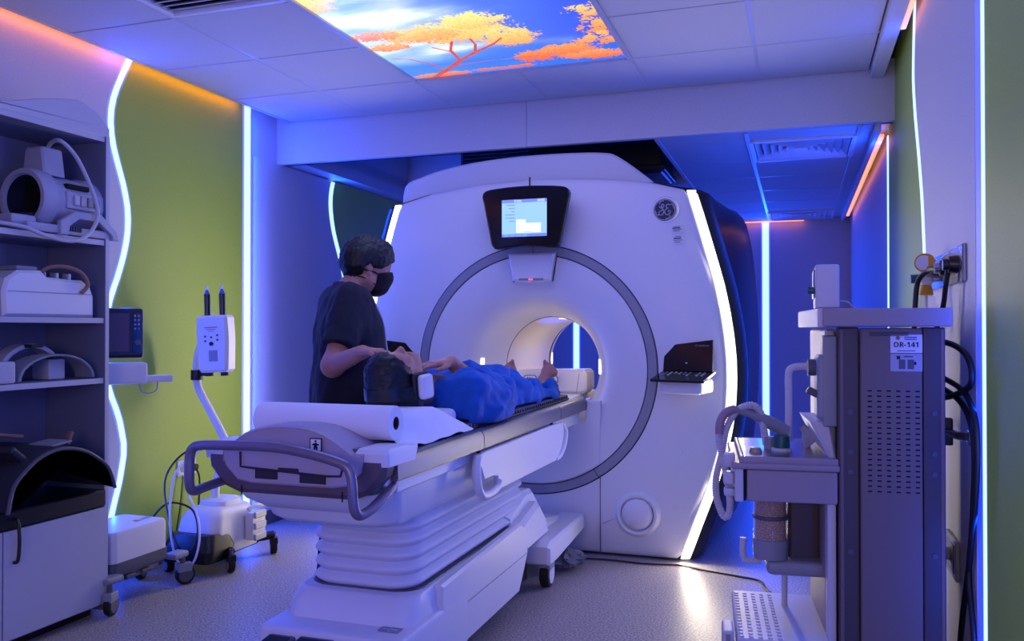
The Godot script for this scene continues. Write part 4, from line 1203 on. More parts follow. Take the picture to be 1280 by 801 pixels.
# ---------------------------------------------------------------- people
# bones: [a, b, ra, rb, k, flatten axis, flatten scale]; meshed as surface nets
func blob(bones: Array, cell: float, post = null) -> MB:
	var lo := Vector3.INF
	var hi := -Vector3.INF
	for b in bones:
		var r: float = maxf(b[2], b[3]) + 0.01
		lo = lo.min(b[0] - Vector3.ONE * r).min(b[1] - Vector3.ONE * r)
		hi = hi.max(b[0] + Vector3.ONE * r).max(b[1] + Vector3.ONE * r)
	lo -= Vector3.ONE * cell * 3
	hi += Vector3.ONE * cell * 3
	var n := Vector3i(((hi - lo) / cell).ceil()) + Vector3i.ONE
	var val := PackedFloat32Array()
	val.resize(n.x * n.y * n.z)
	val.fill(1.0)
	for b in bones:
		var a: Vector3 = b[0]
		var ab: Vector3 = b[1] - a
		var ll := maxf(ab.length_squared(), 1e-9)
		var k: float = b[4]
		var r: float = maxf(b[2], b[3]) + k + cell * 2.5
		var flat: bool = b.size() > 5
		var fx: Vector3 = b[5] if flat else Vector3.ZERO
		var fs: float = 1.0 / b[6] - 1.0 if flat else 0.0
		if flat and b[6] > 1.0: r *= b[6]
		var i0 := Vector3i(((a.min(b[1]) - Vector3.ONE * r - lo) / cell).floor()).clamp(Vector3i.ZERO, n - Vector3i.ONE)
		var i1 := Vector3i(((a.max(b[1]) + Vector3.ONE * r - lo) / cell).ceil()).clamp(Vector3i.ZERO, n - Vector3i.ONE)
		for z in range(i0.z, i1.z + 1):
			for y in range(i0.y, i1.y + 1):
				var row := (z * n.y + y) * n.x
				for x in range(i0.x, i1.x + 1):
					var q := lo + Vector3(x, y, z) * cell - a
					var t := clampf(q.dot(ab) / ll, 0.0, 1.0)
					var w := q - ab * t
					if flat: w += fx * (w.dot(fx) * fs)
					var d := w.length() - lerpf(b[2], b[3], t)
					var o := val[row + x]
					var h := clampf(0.5 + 0.5 * (o - d) / k, 0.0, 1.0)
					val[row + x] = lerpf(o, d, h) - k * h * (1.0 - h)
	if post != null:
		for z in n.z:
			for y in n.y:
				var row := (z * n.y + y) * n.x
				for x in n.x:
					var d := val[row + x]
					if d < 0.06: val[row + x] = post.call(lo + Vector3(x, y, z) * cell, d)
	var idx := {}
	var t := PackedVector3Array()
	var sx := 1
	var sy := n.x
	var sz := n.x * n.y
	var cor := [0, sx, sy, sx + sy, sz, sx + sz, sy + sz, sx + sy + sz]
	var ed := [[0, 1], [2, 3], [4, 5], [6, 7], [0, 2], [1, 3], [4, 6], [5, 7], [0, 4], [1, 5], [2, 6], [3, 7]]
	var cp := []
	for c in 8: cp.append(Vector3(c & 1, (c >> 1) & 1, c >> 2))
	for z in n.z - 1:
		for y in n.y - 1:
			var row := (z * n.y + y) * n.x
			for x in n.x - 1:
				var base := row + x
				var neg := 0
				for c in 8:
					if val[base + cor[c]] < 0.0: neg += 1
				if neg == 0 or neg == 8: continue
				var s := Vector3.ZERO
				var m := 0
				for e in ed:
					var va := val[base + cor[e[0]]]
					var vb := val[base + cor[e[1]]]
					if (va < 0.0) != (vb < 0.0):
						s += cp[e[0]].lerp(cp[e[1]], va / (va - vb))
						m += 1
				idx[base] = lo + (Vector3(x, y, z) + s / m) * cell
	for base in idx:
		for ax in [[sx, sy, sz], [sy, sz, sx], [sz, sx, sy]]:
			if base - ax[1] < 0 or base - ax[2] < 0: continue
			var va := val[base]
			var vb := val[base + ax[0]]
			if (va < 0.0) == (vb < 0.0): continue
			var k0: int = base - ax[1] - ax[2]
			if not (idx.has(k0) and idx.has(base - ax[1]) and idx.has(base - ax[2])): continue
			if va < 0.0: MB.q(t, idx[k0], idx[base - ax[1]], idx[base], idx[base - ax[2]])
			else: MB.q(t, idx[k0], idx[base - ax[2]], idx[base], idx[base - ax[1]])
	var o := mb()
	o.put(t)
	return o

# hand bones: wrist, direction of the fingers, back of the hand, thumb side (+1/-1 along back x dir), curl
func hand_bones(w: Vector3, d: Vector3, up: Vector3, thumb: float, curl: float, spread := 0.1) -> Array:
	d = d.normalized()
	up = (up - d * up.dot(d)).normalized()
	var s := d.cross(up) * thumb
	var out := []
	for i in 4:
		var o := (i - 1.5) * 0.020
		out.append([w + s * o * 0.6, w + d * 0.088 + s * o + up * 0.002, 0.016, 0.012, 0.012])
	var ln := [[0.030, 0.022, 0.018], [0.036, 0.026, 0.020], [0.042, 0.029, 0.021], [0.038, 0.025, 0.020]]   # little .. index
	for i in 4:
		var o := (i - 1.5) * 0.0205
		var p := w + d * (0.086 + (0.004 if i in [1, 2] else -0.004)) + s * o
		var dir := (d + s * (i - 1.5) * spread).normalized()
		for j in 3:
			var ax := dir.cross(up).normalized()
			dir = dir.rotated(ax, -curl * (0.6 + 0.4 * j))
			var q: Vector3 = p + dir * ln[i][j]
			out.append([p, q, 0.0092 - 0.0008 * j, 0.0086 - 0.0009 * j, 0.003])
			p = q
	var tb := w + d * 0.028 + s * 0.022
	var td := (d * 0.75 + s * 0.65 - up * 0.25).normalized()
	out.append([tb, tb + td * 0.042, 0.015, 0.011, 0.010])
	out.append([tb + td * 0.042, tb + td * 0.042 + (td * 0.6 + d * 0.5).normalized() * 0.030, 0.0105, 0.0095, 0.003])
	out.append([tb + td * 0.042 + (td * 0.6 + d * 0.5).normalized() * 0.030, tb + td * 0.042 + (td * 0.5 + d * 0.6).normalized() * 0.054, 0.0095, 0.0075, 0.003])
	return out

func head_bones(T: Transform3D) -> Array:      # x right, y up, z forward of the head
	var rx := T.basis.x
	return [
		[T * Vector3(0, 0.030, -0.035), T * Vector3(0, 0.034, 0.026), 0.088, 0.083, 0.03, rx, 0.88],
		[T * Vector3(0, -0.015, 0.040), T * Vector3(0, -0.070, 0.050), 0.060, 0.046, 0.03],
		[T * Vector3(0, -0.080, 0.020), T * Vector3(0, -0.098, 0.062), 0.048, 0.026, 0.03],
		[T * Vector3(-0.045, -0.06, 0.0), T * Vector3(0.045, -0.06, 0.0), 0.030, 0.030, 0.03],
		[T * Vector3(-0.030, 0.018, 0.082), T * Vector3(0.030, 0.018, 0.082), 0.016, 0.016, 0.015],
		[T * Vector3(0, 0.005, 0.096), T * Vector3(0, -0.034, 0.114), 0.009, 0.013, 0.010],
		[T * Vector3(-0.010, -0.038, 0.104), T * Vector3(0.010, -0.038, 0.104), 0.009, 0.009, 0.008],
		[T * Vector3(-0.018, -0.064, 0.094), T * Vector3(0.018, -0.064, 0.094), 0.009, 0.009, 0.006],
		[T * Vector3(-0.015, -0.076, 0.091), T * Vector3(0.015, -0.076, 0.091), 0.009, 0.009, 0.006],
		[T * Vector3(0.040, -0.022, 0.070), T * Vector3(0.034, -0.030, 0.076), 0.018, 0.018, 0.015],
		[T * Vector3(-0.040, -0.022, 0.070), T * Vector3(-0.034, -0.030, 0.076), 0.018, 0.018, 0.015],
		[T * Vector3(0.080, 0.008, -0.012), T * Vector3(0.078, -0.034, -0.002), 0.021, 0.013, 0.006, rx, 0.4],
		[T * Vector3(-0.080, 0.008, -0.012), T * Vector3(-0.078, -0.034, -0.002), 0.021, 0.013, 0.006, rx, 0.4]]

func hair_mesh(T: Transform3D, thick: float, tilt: float, off: float, extra := []) -> MB:
	var rx := T.basis.x
	var inv := T.affine_inverse()
	var bones := [[T * Vector3(0, 0.032, -0.038), T * Vector3(0, 0.036, 0.024), 0.088 + thick, 0.084 + thick, 0.03, rx, 0.90],
		[T * Vector3(0, -0.02, -0.050), T * Vector3(0, -0.060, -0.048), 0.066 + thick * 0.6, 0.050, 0.03]]
	bones.append_array(extra)
	var nz := FastNoiseLite.new()
	nz.seed = 3
	nz.frequency = 40.0
	return blob(bones, 0.005, func(p: Vector3, d: float) -> float:
		var q := inv * p
		var g := -(q.y * 0.8 - q.z * tilt + off)
		if q.z > -0.03 and absf(q.x) > 0.06 and q.y < -0.005: g = maxf(g, minf(0.03, (-0.005 - q.y)))
		return maxf(d + nz.get_noise_3d(q.x * 1.5, q.y * 0.5, q.z * 1.5) * 0.007, g + nz.get_noise_3d(q.x * 2.0, q.y * 0.6, q.z * 0.6) * 0.010))

func build_people() -> void:
	build_clinician()
	build_patient()

func build_clinician() -> void:
	var P := Vector3(-1.98, 0, -3.45)
	var F := Vector3(0.75, 0, -0.66).normalized()
	var R := F.cross(Vector3.UP).normalized()
	var J := func(r: float, u: float, f: float) -> Vector3: return R * r + Vector3.UP * u + F * f     # relative to P
	var pr := thing("person", "standing person in navy scrubs and black face mask, hand on the patient's head", "person", P)
	# head turned a little further from the camera than the chest, and bowed
	var hf := (F * 0.93 + Vector3(0.10, -0.20, -0.10)).normalized()
	var hx := hf.cross(Vector3.UP).normalized()
	var T := Transform3D(Basis(-hx, hf.cross(-hx), hf).scaled(Vector3.ONE * 0.95), J.call(0.0, 1.560, 0.105))
	var elR: Vector3 = Vector3(-1.865, 1.115, -3.15) - P
	var wrR: Vector3 = Vector3(-1.635, 1.178, -2.985) - P
	var shR: Vector3 = J.call(0.185, 1.395, -0.005)
	var shL: Vector3 = J.call(-0.185, 1.395, -0.005)
	var elL: Vector3 = J.call(-0.245, 1.11, -0.02)
	var wrL: Vector3 = J.call(-0.22, 0.87, 0.09)
	var torso := [
		[J.call(-0.08, 0.93, 0.0), J.call(0.08, 0.93, 0.0), 0.130, 0.130, 0.05],
		[J.call(-0.07, 1.08, 0.020), J.call(0.07, 1.08, 0.020), 0.135, 0.135, 0.08],
		[J.call(-0.085, 1.25, 0.015), J.call(0.085, 1.25, 0.015), 0.128, 0.128, 0.08],
		[J.call(-0.12, 1.37, 0.0), J.call(0.12, 1.37, 0.0), 0.072, 0.072, 0.07],
		[J.call(-0.07, 1.42, 0.0), J.call(0.07, 1.42, 0.0), 0.046, 0.046, 0.06]]
	var body := torso.duplicate()
	body.append_array([
		[J.call(0.0, 1.40, 0.0), J.call(0.0, 1.52, 0.065), 0.066, 0.056, 0.04],
		[shR, elR, 0.056, 0.045, 0.04], [elR, wrR, 0.046, 0.029, 0.03],
		[shL, elL, 0.056, 0.043, 0.04], [elL, wrL, 0.043, 0.029, 0.03]])
	for s: float in [-1.0, 1.0]:
		body.append_array([[J.call(s * 0.09, 0.90, 0), J.call(s * 0.10, 0.50, 0.02), 0.095, 0.062, 0.05], [J.call(s * 0.10, 0.50, 0.02), J.call(s * 0.10, 0.10, -0.03), 0.060, 0.040, 0.03], [J.call(s * 0.10, 0.05, -0.04), J.call(s * 0.115, 0.035, 0.14), 0.042, 0.030, 0.03]])
	var skin := blob(body, 0.012)
	var hb := head_bones(T)
	hb.append([T * Vector3(0, -0.06, -0.03), J.call(0.0, 1.45, 0.02), 0.056, 0.060, 0.03])
	skin.join(blob(hb, 0.005))
	skin.join(blob(hand_bones(wrR, Vector3(0.86, 0.02, 0.42), Vector3(0.0, 1.0, 0.05), -1.0, 0.22) + [[elR.lerp(wrR, 0.8), wrR, 0.030, 0.026, 0.02]], 0.0035))
	skin.join(blob(hand_bones(wrL, Vector3(0.1, -1, 0) + F * 0.3, -F, 1.0, 0.3) + [[elL.lerp(wrL, 0.8), wrL, 0.030, 0.026, 0.02]], 0.0045))
	obj("body", skin, M.skin, pr, 180)
	# scrubs
	var nz := FastNoiseLite.new()
	nz.seed = 8
	nz.frequency = 7.0
	var top := []
	for b in torso: top.append([b[0], b[1], b[2] + 0.018, b[3] + 0.018, b[4]])
	top.append([J.call(-0.09, 0.80, 0.0), J.call(0.09, 0.80, 0.0), 0.145, 0.145, 0.05])
	top.append([J.call(-0.05, 1.02, 0.050), J.call(0.05, 1.02, 0.050), 0.135, 0.135, 0.08])
	top.append([J.call(0, 1.38, 0.0), J.call(0, 1.43, 0.015), 0.085, 0.070, 0.05])
	top.append([shR, shR.lerp(elR, 0.92), 0.080, 0.078, 0.05])
	top.append([shL, shL.lerp(elL, 0.9), 0.080, 0.076, 0.05])
	var axR: Vector3 = (elR - shR).normalized()
	var axL: Vector3 = (elL - shL).normalized()
	var lenR: float = shR.distance_to(elR)
	var mR: Vector3 = shR.lerp(elR, 0.5)
	var mL: Vector3 = shL.lerp(elL, 0.5)
	var nb: Vector3 = J.call(0, 1.445, 0.02)
	obj("scrub_top", blob(top, 0.010, func(p: Vector3, d: float) -> float:
		d += nz.get_noise_3d(p.x * 1.2, p.y * 0.6, p.z * 1.2) * 0.012
		var rc := (p - shR).dot(axR) - lenR * 0.74
		if (p - mR).dot(R) > -0.02 and p.y < 1.30: d = maxf(d, minf(rc, 0.05) if (p - mR).slide(axR).length() < 0.10 else d)
		var lc := (p - shL).dot(axL) - lenR * 0.74
		if (p - mL).dot(-R) > -0.02 and p.y < 1.30: d = maxf(d, minf(lc, 0.05) if (p - mL).slide(axL).length() < 0.10 else d)
		d = maxf(d, 0.80 - p.y)
		d = maxf(d, 0.068 - (p - nb).slide(Vector3(F.x * 0.45, 1, F.z * 0.45).normalized()).length() if p.y > 1.38 else -1.0)
		d = maxf(d, (p - nb).dot(Vector3(F.x * 0.45, 1, F.z * 0.45).normalized()) - 0.018)
		return d), M.scrub, pr, 70)
	var leg := [[J.call(-0.09, 0.92, 0.0), J.call(0.09, 0.92, 0.0), 0.148, 0.148, 0.05]]
	for s: float in [-1.0, 1.0]: leg.append_array([[J.call(s * 0.095, 0.88, 0), J.call(s * 0.10, 0.50, 0.02), 0.112, 0.090, 0.04], [J.call(s * 0.10, 0.50, 0.02), J.call(s * 0.10, 0.09, -0.03), 0.090, 0.082, 0.03]])
	obj("scrub_trousers", blob(leg, 0.014, func(p: Vector3, d: float) -> float: return maxf(maxf(d + nz.get_noise_3d(p.x * 1.4, p.y * 0.4, p.z * 1.4) * 0.016, 0.06 - p.y), p.y - 0.86)), M.scrub, pr, 70)
	for s: float in [-1.0, 1.0]: obj("shoe", blob([[J.call(s * 0.10, 0.050, -0.06), J.call(s * 0.115, 0.042, 0.15), 0.048, 0.040, 0.03], [J.call(s * 0.10, 0.07, -0.04), J.call(s * 0.10, 0.10, -0.03), 0.046, 0.044, 0.03]], 0.010, func(p: Vector3, d: float) -> float: return maxf(d, 0.004 - p.y)), M.black, pr, 60)
	obj("hair", hair_mesh(T, 0.012, 0.64, 0.040, [[T * Vector3(0, 0.085, 0.05), T * Vector3(0, 0.09, -0.02), 0.050, 0.055, 0.04]]), M.hair, pr, 180)
	# mask and its straps
	var inv := T.affine_inverse()
	var mb1 := [[T * Vector3(0, -0.030, 0.055), T * Vector3(0, -0.085, 0.055), 0.066, 0.052, 0.03], [T * Vector3(0, -0.045, 0.09), T * Vector3(0, -0.075, 0.085), 0.044, 0.038, 0.03]]
	obj("face_mask", blob(mb1, 0.005, func(p: Vector3, d: float) -> float:
		var q := inv * p
		return maxf(maxf(d, q.y + 0.022 - (q.z - 0.06) * 0.30), 0.028 - q.z + absf(q.x) * 0.25)), mat(Color(0.02, 0.02, 0.024), 0.8), pr, 60)
	for s: float in [-1.0, 1.0]:
		obj("mask_strap", mb().tube(smooth([T * Vector3(s * 0.056, -0.040, 0.060), T * Vector3(s * 0.074, -0.030, 0.030), T * Vector3(s * 0.082, -0.026, -0.010), T * Vector3(s * 0.074, -0.030, -0.062), T * Vector3(s * 0.03, -0.030, -0.118)], 5), 0.0035, 6), M.black, pr)
		obj("mask_strap", mb().tube(smooth([T * Vector3(s * 0.05, -0.085, 0.050), T * Vector3(s * 0.066, -0.075, 0.010), T * Vector3(s * 0.072, -0.062, -0.035), T * Vector3(s * 0.04, -0.060, -0.10)], 5), 0.003, 6), M.black, pr)
		obj("eye", mb().lathe([Vector2(0, 0.011), Vector2(0.008, 0.008), Vector2(0.011, 0.0), Vector2(0.008, -0.008), Vector2(0, -0.011)], Transform3D(Basis(), T * Vector3(s * 0.031, 0.002, 0.083)), 12, false), M.label, pr, 90)
	obj("lanyard", mb().tube(smooth([J.call(0.075, 1.455, 0.03), J.call(0.085, 1.40, 0.11), J.call(0.075, 1.30, 0.162), J.call(0.06, 1.18, 0.182), J.call(0.055, 1.10, 0.20)], 5), 0.0045, 6), M.label, pr)
	obj("badge", mb().box(J.call(0.055, 1.065, 0.205), Vector3(0.05, 0.075, 0.004), 0.002), M.label, pr)

func build_patient() -> void:
	var P := Vector3(-1.42, 0.0, 0.0)
	var pt := thing("person", "patient lying on the table in a bright blue gown, hand on the chest", "person", P)
	var T := Transform3D(Basis(Vector3(1, 0, 0), Vector3(0, -0.10, 1).normalized(), Vector3(0, 1, 0.10).normalized()), Vector3(-0.005, 1.075, -2.865))
	T.basis = Basis(T.basis.y.cross(T.basis.z).normalized(), T.basis.y, T.basis.z).rotated(Vector3.UP, -0.28)
	var rx := T.basis.x
	var shR := Vector3(0.175, 1.025, -3.13)
	var elR := Vector3(0.205, 0.985, -3.38)
	var wrR := Vector3(0.075, 1.132, -3.200)
	var shL := Vector3(-0.175, 1.02, -3.13)
	var elL := Vector3(-0.225, 0.97, -3.40)
	var wrL := Vector3(-0.13, 1.02, -3.60)
	var body := [
		[Vector3(0, 1.035, -2.98), Vector3(0, 1.015, -3.12), 0.052, 0.060, 0.03],
		[Vector3(-0.09, 1.0, -3.18), Vector3(0.09, 1.0, -3.18), 0.080, 0.080, 0.06],
		[Vector3(-0.07, 1.0, -3.40), Vector3(0.07, 1.0, -3.40), 0.085, 0.085, 0.08],
		[Vector3(-0.08, 1.0, -3.60), Vector3(0.08, 1.0, -3.60), 0.09, 0.09, 0.06],
		[shR, elR, 0.050, 0.040, 0.03], [elR, wrR, 0.040, 0.028, 0.03],
		[shL, elL, 0.050, 0.040, 0.03], [elL, wrL, 0.040, 0.028, 0.03]]
	var feet := []
	for s: float in [-1.0, 1.0]:
		var ax: float = 0.0 + s * 0.085
		body.append_array([[Vector3(s * 0.085, 0.985, -3.62), Vector3(ax * 0.9, 0.960, -4.04), 0.070, 0.048, 0.05], [Vector3(ax * 0.9, 0.960, -4.04), Vector3(ax, 0.955, -4.43), 0.048, 0.035, 0.03]])
		var toe := Vector3(ax + s * 0.035, 1.075, -4.495)
		feet.append_array([
			[Vector3(ax, 0.965, -4.36), Vector3(ax, 0.960, -4.44), 0.040, 0.039, 0.02],
			[Vector3(ax, 0.950, -4.462), Vector3(ax + s * 0.004, 0.962, -4.466), 0.033, 0.034, 0.02],
			[Vector3(ax + s * 0.004, 0.975, -4.465), toe + Vector3(-s * 0.004, -0.03, 0.004), 0.038, 0.032, 0.02],
			[toe + Vector3(-s * 0.020, -0.035, 0.004), toe + Vector3(s * 0.022, -0.045, 0.006), 0.026, 0.024, 0.015]])
		for k in 5:
			var tx: float = (-0.026 + k * 0.0135) * s
			var bp := toe + Vector3(tx, -0.018 - 0.006 * k, 0.004)
			feet.append([bp, bp + Vector3(0, 0.036 - 0.004 * k, 0.010), 0.0115 - 0.0009 * k + (0.002 if k == 0 else 0.0), 0.0095 - 0.0008 * k, 0.004])
	var skin := blob(body, 0.012)
	var hb := head_bones(T)
	hb.append([T * Vector3(0, -0.06, -0.03), Vector3(0, 1.03, -3.06), 0.054, 0.056, 0.03])
	skin.join(blob(hb, 0.005)).join(blob(feet, 0.006))
	skin.join(blob(hand_bones(wrR, Vector3(-0.55, -0.06, 0.82), Vector3(0.05, 1, -0.05), -1.0, 0.10) + [[elR.lerp(wrR, 0.75), wrR, 0.030, 0.026, 0.02]], 0.0035))
	skin.join(blob(hand_bones(wrL, Vector3(0.5, 0.0, -0.8), Vector3(0, 1, 0), -1.0, 0.2) + [[elL.lerp(wrL, 0.75), wrL, 0.030, 0.026, 0.02]], 0.0045))
	obj("body", skin, M.skin, pt, 180)
	obj("hair", hair_mesh(T, 0.016, 0.62, 0.022, [[T * Vector3(-0.05, 0.0, -0.06), T * Vector3(0.05, 0.0, -0.06), 0.06, 0.06, 0.04]]), M.hair, pt, 180)
	# gown with sleeve, folds and a flat skirt
	var nz := FastNoiseLite.new()
	nz.seed = 14
	nz.frequency = 5.0
	nz.fractal_octaves = 3
	var gw := [
		[Vector3(-0.11, 1.01, -3.16), Vector3(0.12, 1.01, -3.16), 0.092, 0.090, 0.05],
		[Vector3(-0.10, 1.00, -3.35), Vector3(0.10, 1.00, -3.35), 0.098, 0.098, 0.08],
		[Vector3(-0.09, 1.00, -3.60), Vector3(0.10, 1.00, -3.60), 0.108, 0.108, 0.08],
		[Vector3(-0.075, 0.98, -3.85), Vector3(0.11, 0.975, -3.85), 0.092, 0.092, 0.08],
		[Vector3(-0.06, 0.965, -4.10), Vector3(0.12, 0.96, -4.10), 0.074, 0.074, 0.08],
		[Vector3(-0.05, 0.955, -4.34), Vector3(0.13, 0.945, -4.36), 0.060, 0.056, 0.06],
		[Vector3(-0.10, 0.93, -3.5), Vector3(0.165, 0.925, -3.5), 0.06, 0.05, 0.08],
		[Vector3(0.14, 0.925, -3.7), Vector3(0.19, 0.925, -4.44), 0.05, 0.026, 0.08],
		[Vector3(0.10, 0.935, -4.30), Vector3(0.195, 0.928, -4.46), 0.045, 0.024, 0.05],
		[shR, elR, 0.085, 0.080, 0.05], [shL, elL, 0.085, 0.075, 0.05],
		[elR, elR.lerp(wrR, 0.85), 0.078, 0.066, 0.02],
		[Vector3(0.18, 0.97, -3.10), Vector3(0.215, 0.93, -3.25), 0.06, 0.05, 0.05],
		[Vector3(0.215, 0.93, -3.22), Vector3(0.245, 0.920, -3.40), 0.040, 0.030, 0.03],
		[Vector3(0.20, 0.95, -3.30), Vector3(0.245, 0.925, -3.33), 0.05, 0.030, 0.03]]
	var fax: Vector3 = (wrR - elR).normalized()
	obj("gown", blob(gw, 0.009, func(p: Vector3, d: float) -> float:
		d += nz.get_noise_3d(p.x * 1.3 + p.z * 0.7, p.y * 1.2, p.z * 0.7) * 0.034
		# diagonal folds around the bent arm
		d += 0.008 * sin((p.x * 0.9 + p.y * 0.7 + p.z * 0.6) * 58.0 + nz.get_noise_3d(p.z * 0.6, p.x * 0.6, 3.0) * 4.0) * clampf(1.0 - absf(p.z + 3.38) / 0.28, 0.0, 1.0)
		d += 0.006 * sin((p.x * 0.8 - p.z * 0.25) * 64.0 + nz.get_noise_3d(p.x * 0.5, 1.0, p.z * 0.5) * 4.0) * clampf((-3.5 - p.z) * 2.5, 0.0, 1.0)
		var c := (p - elR).dot(fax) - 0.195
		if (p - elR).slide(fax).length() < 0.105 and c > -0.05 and p.y > 1.075: d = maxf(d, minf(c, 0.03))
		d = maxf(d, 0.914 - p.y if absf(p.x) < 0.2 else 0.893 - p.y)
		d = maxf(d, p.z + 3.045 + absf(p.x) * 0.15)
		var hem := -4.30 - 0.6 * maxf(p.x - 0.08, 0.0)
		return maxf(d, hem - p.z)), M.gown, pt, 80)
	# headset
	var hs := thing("headset", "black headband with glossy white ear cups on the patient's head", "headphones", P)
	var band := []
	for k in 21:
		var a := lerpf(-0.10, PI + 0.10, k / 20.0)
		band.append([T * Vector3(cos(a) * 0.104, sin(a) * 0.146 - 0.01, -0.035), cos(a)])
	var rings := []
	for b in band:
		var p: Vector3 = b[0]
		var o := (p - T * Vector3(0, 0, -0.035)).normalized()
		var f := T.basis.z
		rings.append(PackedVector3Array([p + f * 0.022 + o * 0.004, p - f * 0.022 + o * 0.004, p - f * 0.022 - o * 0.003, p + f * 0.022 - o * 0.003]))
	obj("headband", mb().loft(rings), mat(Color(0.03, 0.04, 0.07), 0.35), hs)
	for s: float in [-1.0, 1.0]:
		var cx := Transform3D(T.basis, T * Vector3(s * 0.106, -0.018, -0.018))
		obj("ear_cushion", mb().box(Vector3(-s * 0.006, 0, 0), Vector3(0.030, 0.090, 0.105), 0.014, 3, cx), M.black, hs)
		obj("ear_cup", mb().box(Vector3(s * 0.020, 0, 0), Vector3(0.034, 0.066, 0.092), 0.016, 4, cx), mat(Color(0.88, 0.88, 0.90), 0.15), hs)

# ---------------------------------------------------------------- left side: shelving, monitor cart, injector
func build_left() -> void:
	var fx := -2.93
	var cb := thing("storage_cabinet", "tall grey open shelving cabinet with lower doors and wavy crest", "cabinet", Vector3(fx, 0, -3.02))
	var z1 := 1.27        # runs towards the camera in local z
	var dp := 0.345
	obj("side_panel", mb().box(Vector3(-dp / 2, 1.08, 0.011), Vector3(dp, 2.12, 0.022), 0.002), M.cabinet, cb)
	obj("side_panel", mb().box(Vector3(-dp / 2, 1.08, z1 - 0.011), Vector3(dp, 2.12, 0.022), 0.002), M.cabinet, cb)
	obj("back_panel", mb().box(Vector3(-dp + 0.006, 1.08, z1 / 2), Vector3(0.012, 2.1, z1 - 0.05)), M.cabinet, cb)
	obj("edge_strip", mb().box(Vector3(0.001, 1.08, 0.011), Vector3(0.003, 2.10, 0.020)), M.cabinet_edge, cb)
	for y in [2.115, 1.653, 1.307, 1.040]:
		var sh := obj("shelf", mb().box(Vector3(-dp / 2 + 0.004, y, z1 / 2), Vector3(dp - 0.02, 0.024, z1 - 0.05), 0.002), M.cabinet, cb)
		obj("edge_strip", mb().box(Vector3(-0.005, y, z1 / 2), Vector3(0.004, 0.023, z1 - 0.052)), M.cabinet_edge, sh)
	obj("counter", mb().box(Vector3(-dp / 2 + 0.008, 0.522, z1 / 2), Vector3(dp + 0.01, 0.07, z1 - 0.046), 0.005), M.counter, cb)
	obj("bottom_board", mb().box(Vector3(-dp / 2, 0.056, z1 / 2), Vector3(dp - 0.02, 0.024, z1 - 0.05)), M.cabinet, cb)
	obj("plinth", mb().box(Vector3(-dp / 2 - 0.02, 0.022, z1 / 2), Vector3(dp - 0.07, 0.044, z1 - 0.08)), M.black, cb)
	var cr := smooth2([Vector2(0.0, 2.165), Vector2(0.035, 2.195), Vector2(0.09, 2.232), Vector2(0.19, 2.25), Vector2(0.37, 2.21), Vector2(0.55, 2.157), Vector2(0.75, 2.15), Vector2(0.98, 2.20), Vector2(1.27, 2.24)], 5)
	cr.append(Vector2(1.27, 2.126))
	cr.append(Vector2(0.0, 2.126))
	obj("crest", mb().prism(cr, 0.02, side_xf(-0.019), 0.003), M.cabinet_edge, cb)
	for d in [[0.024, 0.535], [0.541, 1.05]]:
		var dr := obj("door", mb().box(Vector3(0.004, 0.268, (d[0] + d[1]) / 2), Vector3(0.020, 0.425, d[1] - d[0]), 0.002), M.cabinet_edge, cb)
		var hz: float = d[1] - 0.045
		obj("handle", mb().tube(smooth([Vector3(0.012, 0.525, hz), Vector3(0.034, 0.515, hz), Vector3(0.042, 0.44, hz), Vector3(0.034, 0.365, hz), Vector3(0.012, 0.355, hz)], 5), 0.007, 10), M.bronze, dr)
	# dockable head coil with its cable
	var hc := thing("head_coil", "large pale head coil with dark opening and thick cable on the top shelf", "medical coil", Vector3(-3.06, 1.665, -2.80))
	var tz := Transform3D(Basis(Vector3(1, 0, 0), Vector3(0, 0, 1), Vector3(0, -1, 0)), Vector3(0, 0.150, 0))
	var pale := mat(Color(0.66, 0.66, 0.72), 0.5)
	obj("shell", mb().lathe([Vector2(0.098, 0.105), Vector2(0.104, 0.120), Vector2(0.122, 0.120), Vector2(0.130, 0.105), Vector2(0.130, 0.05), Vector2(0.112, 0.04), Vector2(0.112, -0.14), Vector2(0.120, -0.15), Vector2(0.120, -0.215), Vector2(0.095, -0.235), Vector2(0.0, -0.24)], tz, 40, false), pale, hc)
	obj("inner_liner", mb().lathe([Vector2(0.100, 0.110), Vector2(0.094, 0.0), Vector2(0.090, -0.10), Vector2(0.0, -0.11)], tz, 36, false), mat(Color(0.16, 0.17, 0.22), 0.5), hc)
	obj("head_rest", mb().box(Vector3(0, 0.075, 0.055), Vector3(0.12, 0.03, 0.14), 0.012, 2), mat(Color(0.20, 0.22, 0.28), 0.7), hc)
	obj("base", mb().box(Vector3(0.0, 0.022, -0.02), Vector3(0.27, 0.036, 0.46), 0.010, 2), pale, hc)
	obj("foot_tray", mb().box(Vector3(0.03, 0.045, 0.20), Vector3(0.16, 0.045, 0.12), 0.014, 2), pale, hc)
	obj("top_block", mb().prism(PackedVector2Array([Vector2(-0.065, 0.0), Vector2(0.065, 0.0), Vector2(0.048, 0.112), Vector2(0.040, 0.120), Vector2(-0.040, 0.120), Vector2(-0.048, 0.112)]), 0.11, Transform3D(Basis(), Vector3(0, 0.255, -0.045)), 0.008), pale, hc)
	obj("slot", mb().box(Vector3(0.085, 0.215, -0.07), Vector3(0.05, 0.022, 0.12), 0.004), M.gap, hc)
	obj("side_housing", mb().box(Vector3(0.09, 0.155, -0.10), Vector3(0.06, 0.075, 0.20), 0.008, 2), pale, hc)
	for k in 4: obj("connector", mb().box(Vector3(0.125, 0.155, -0.045 - k * 0.036), Vector3(0.012, 0.042, 0.028), 0.003), M.cabinet_edge if k < 2 else M.grey, hc)
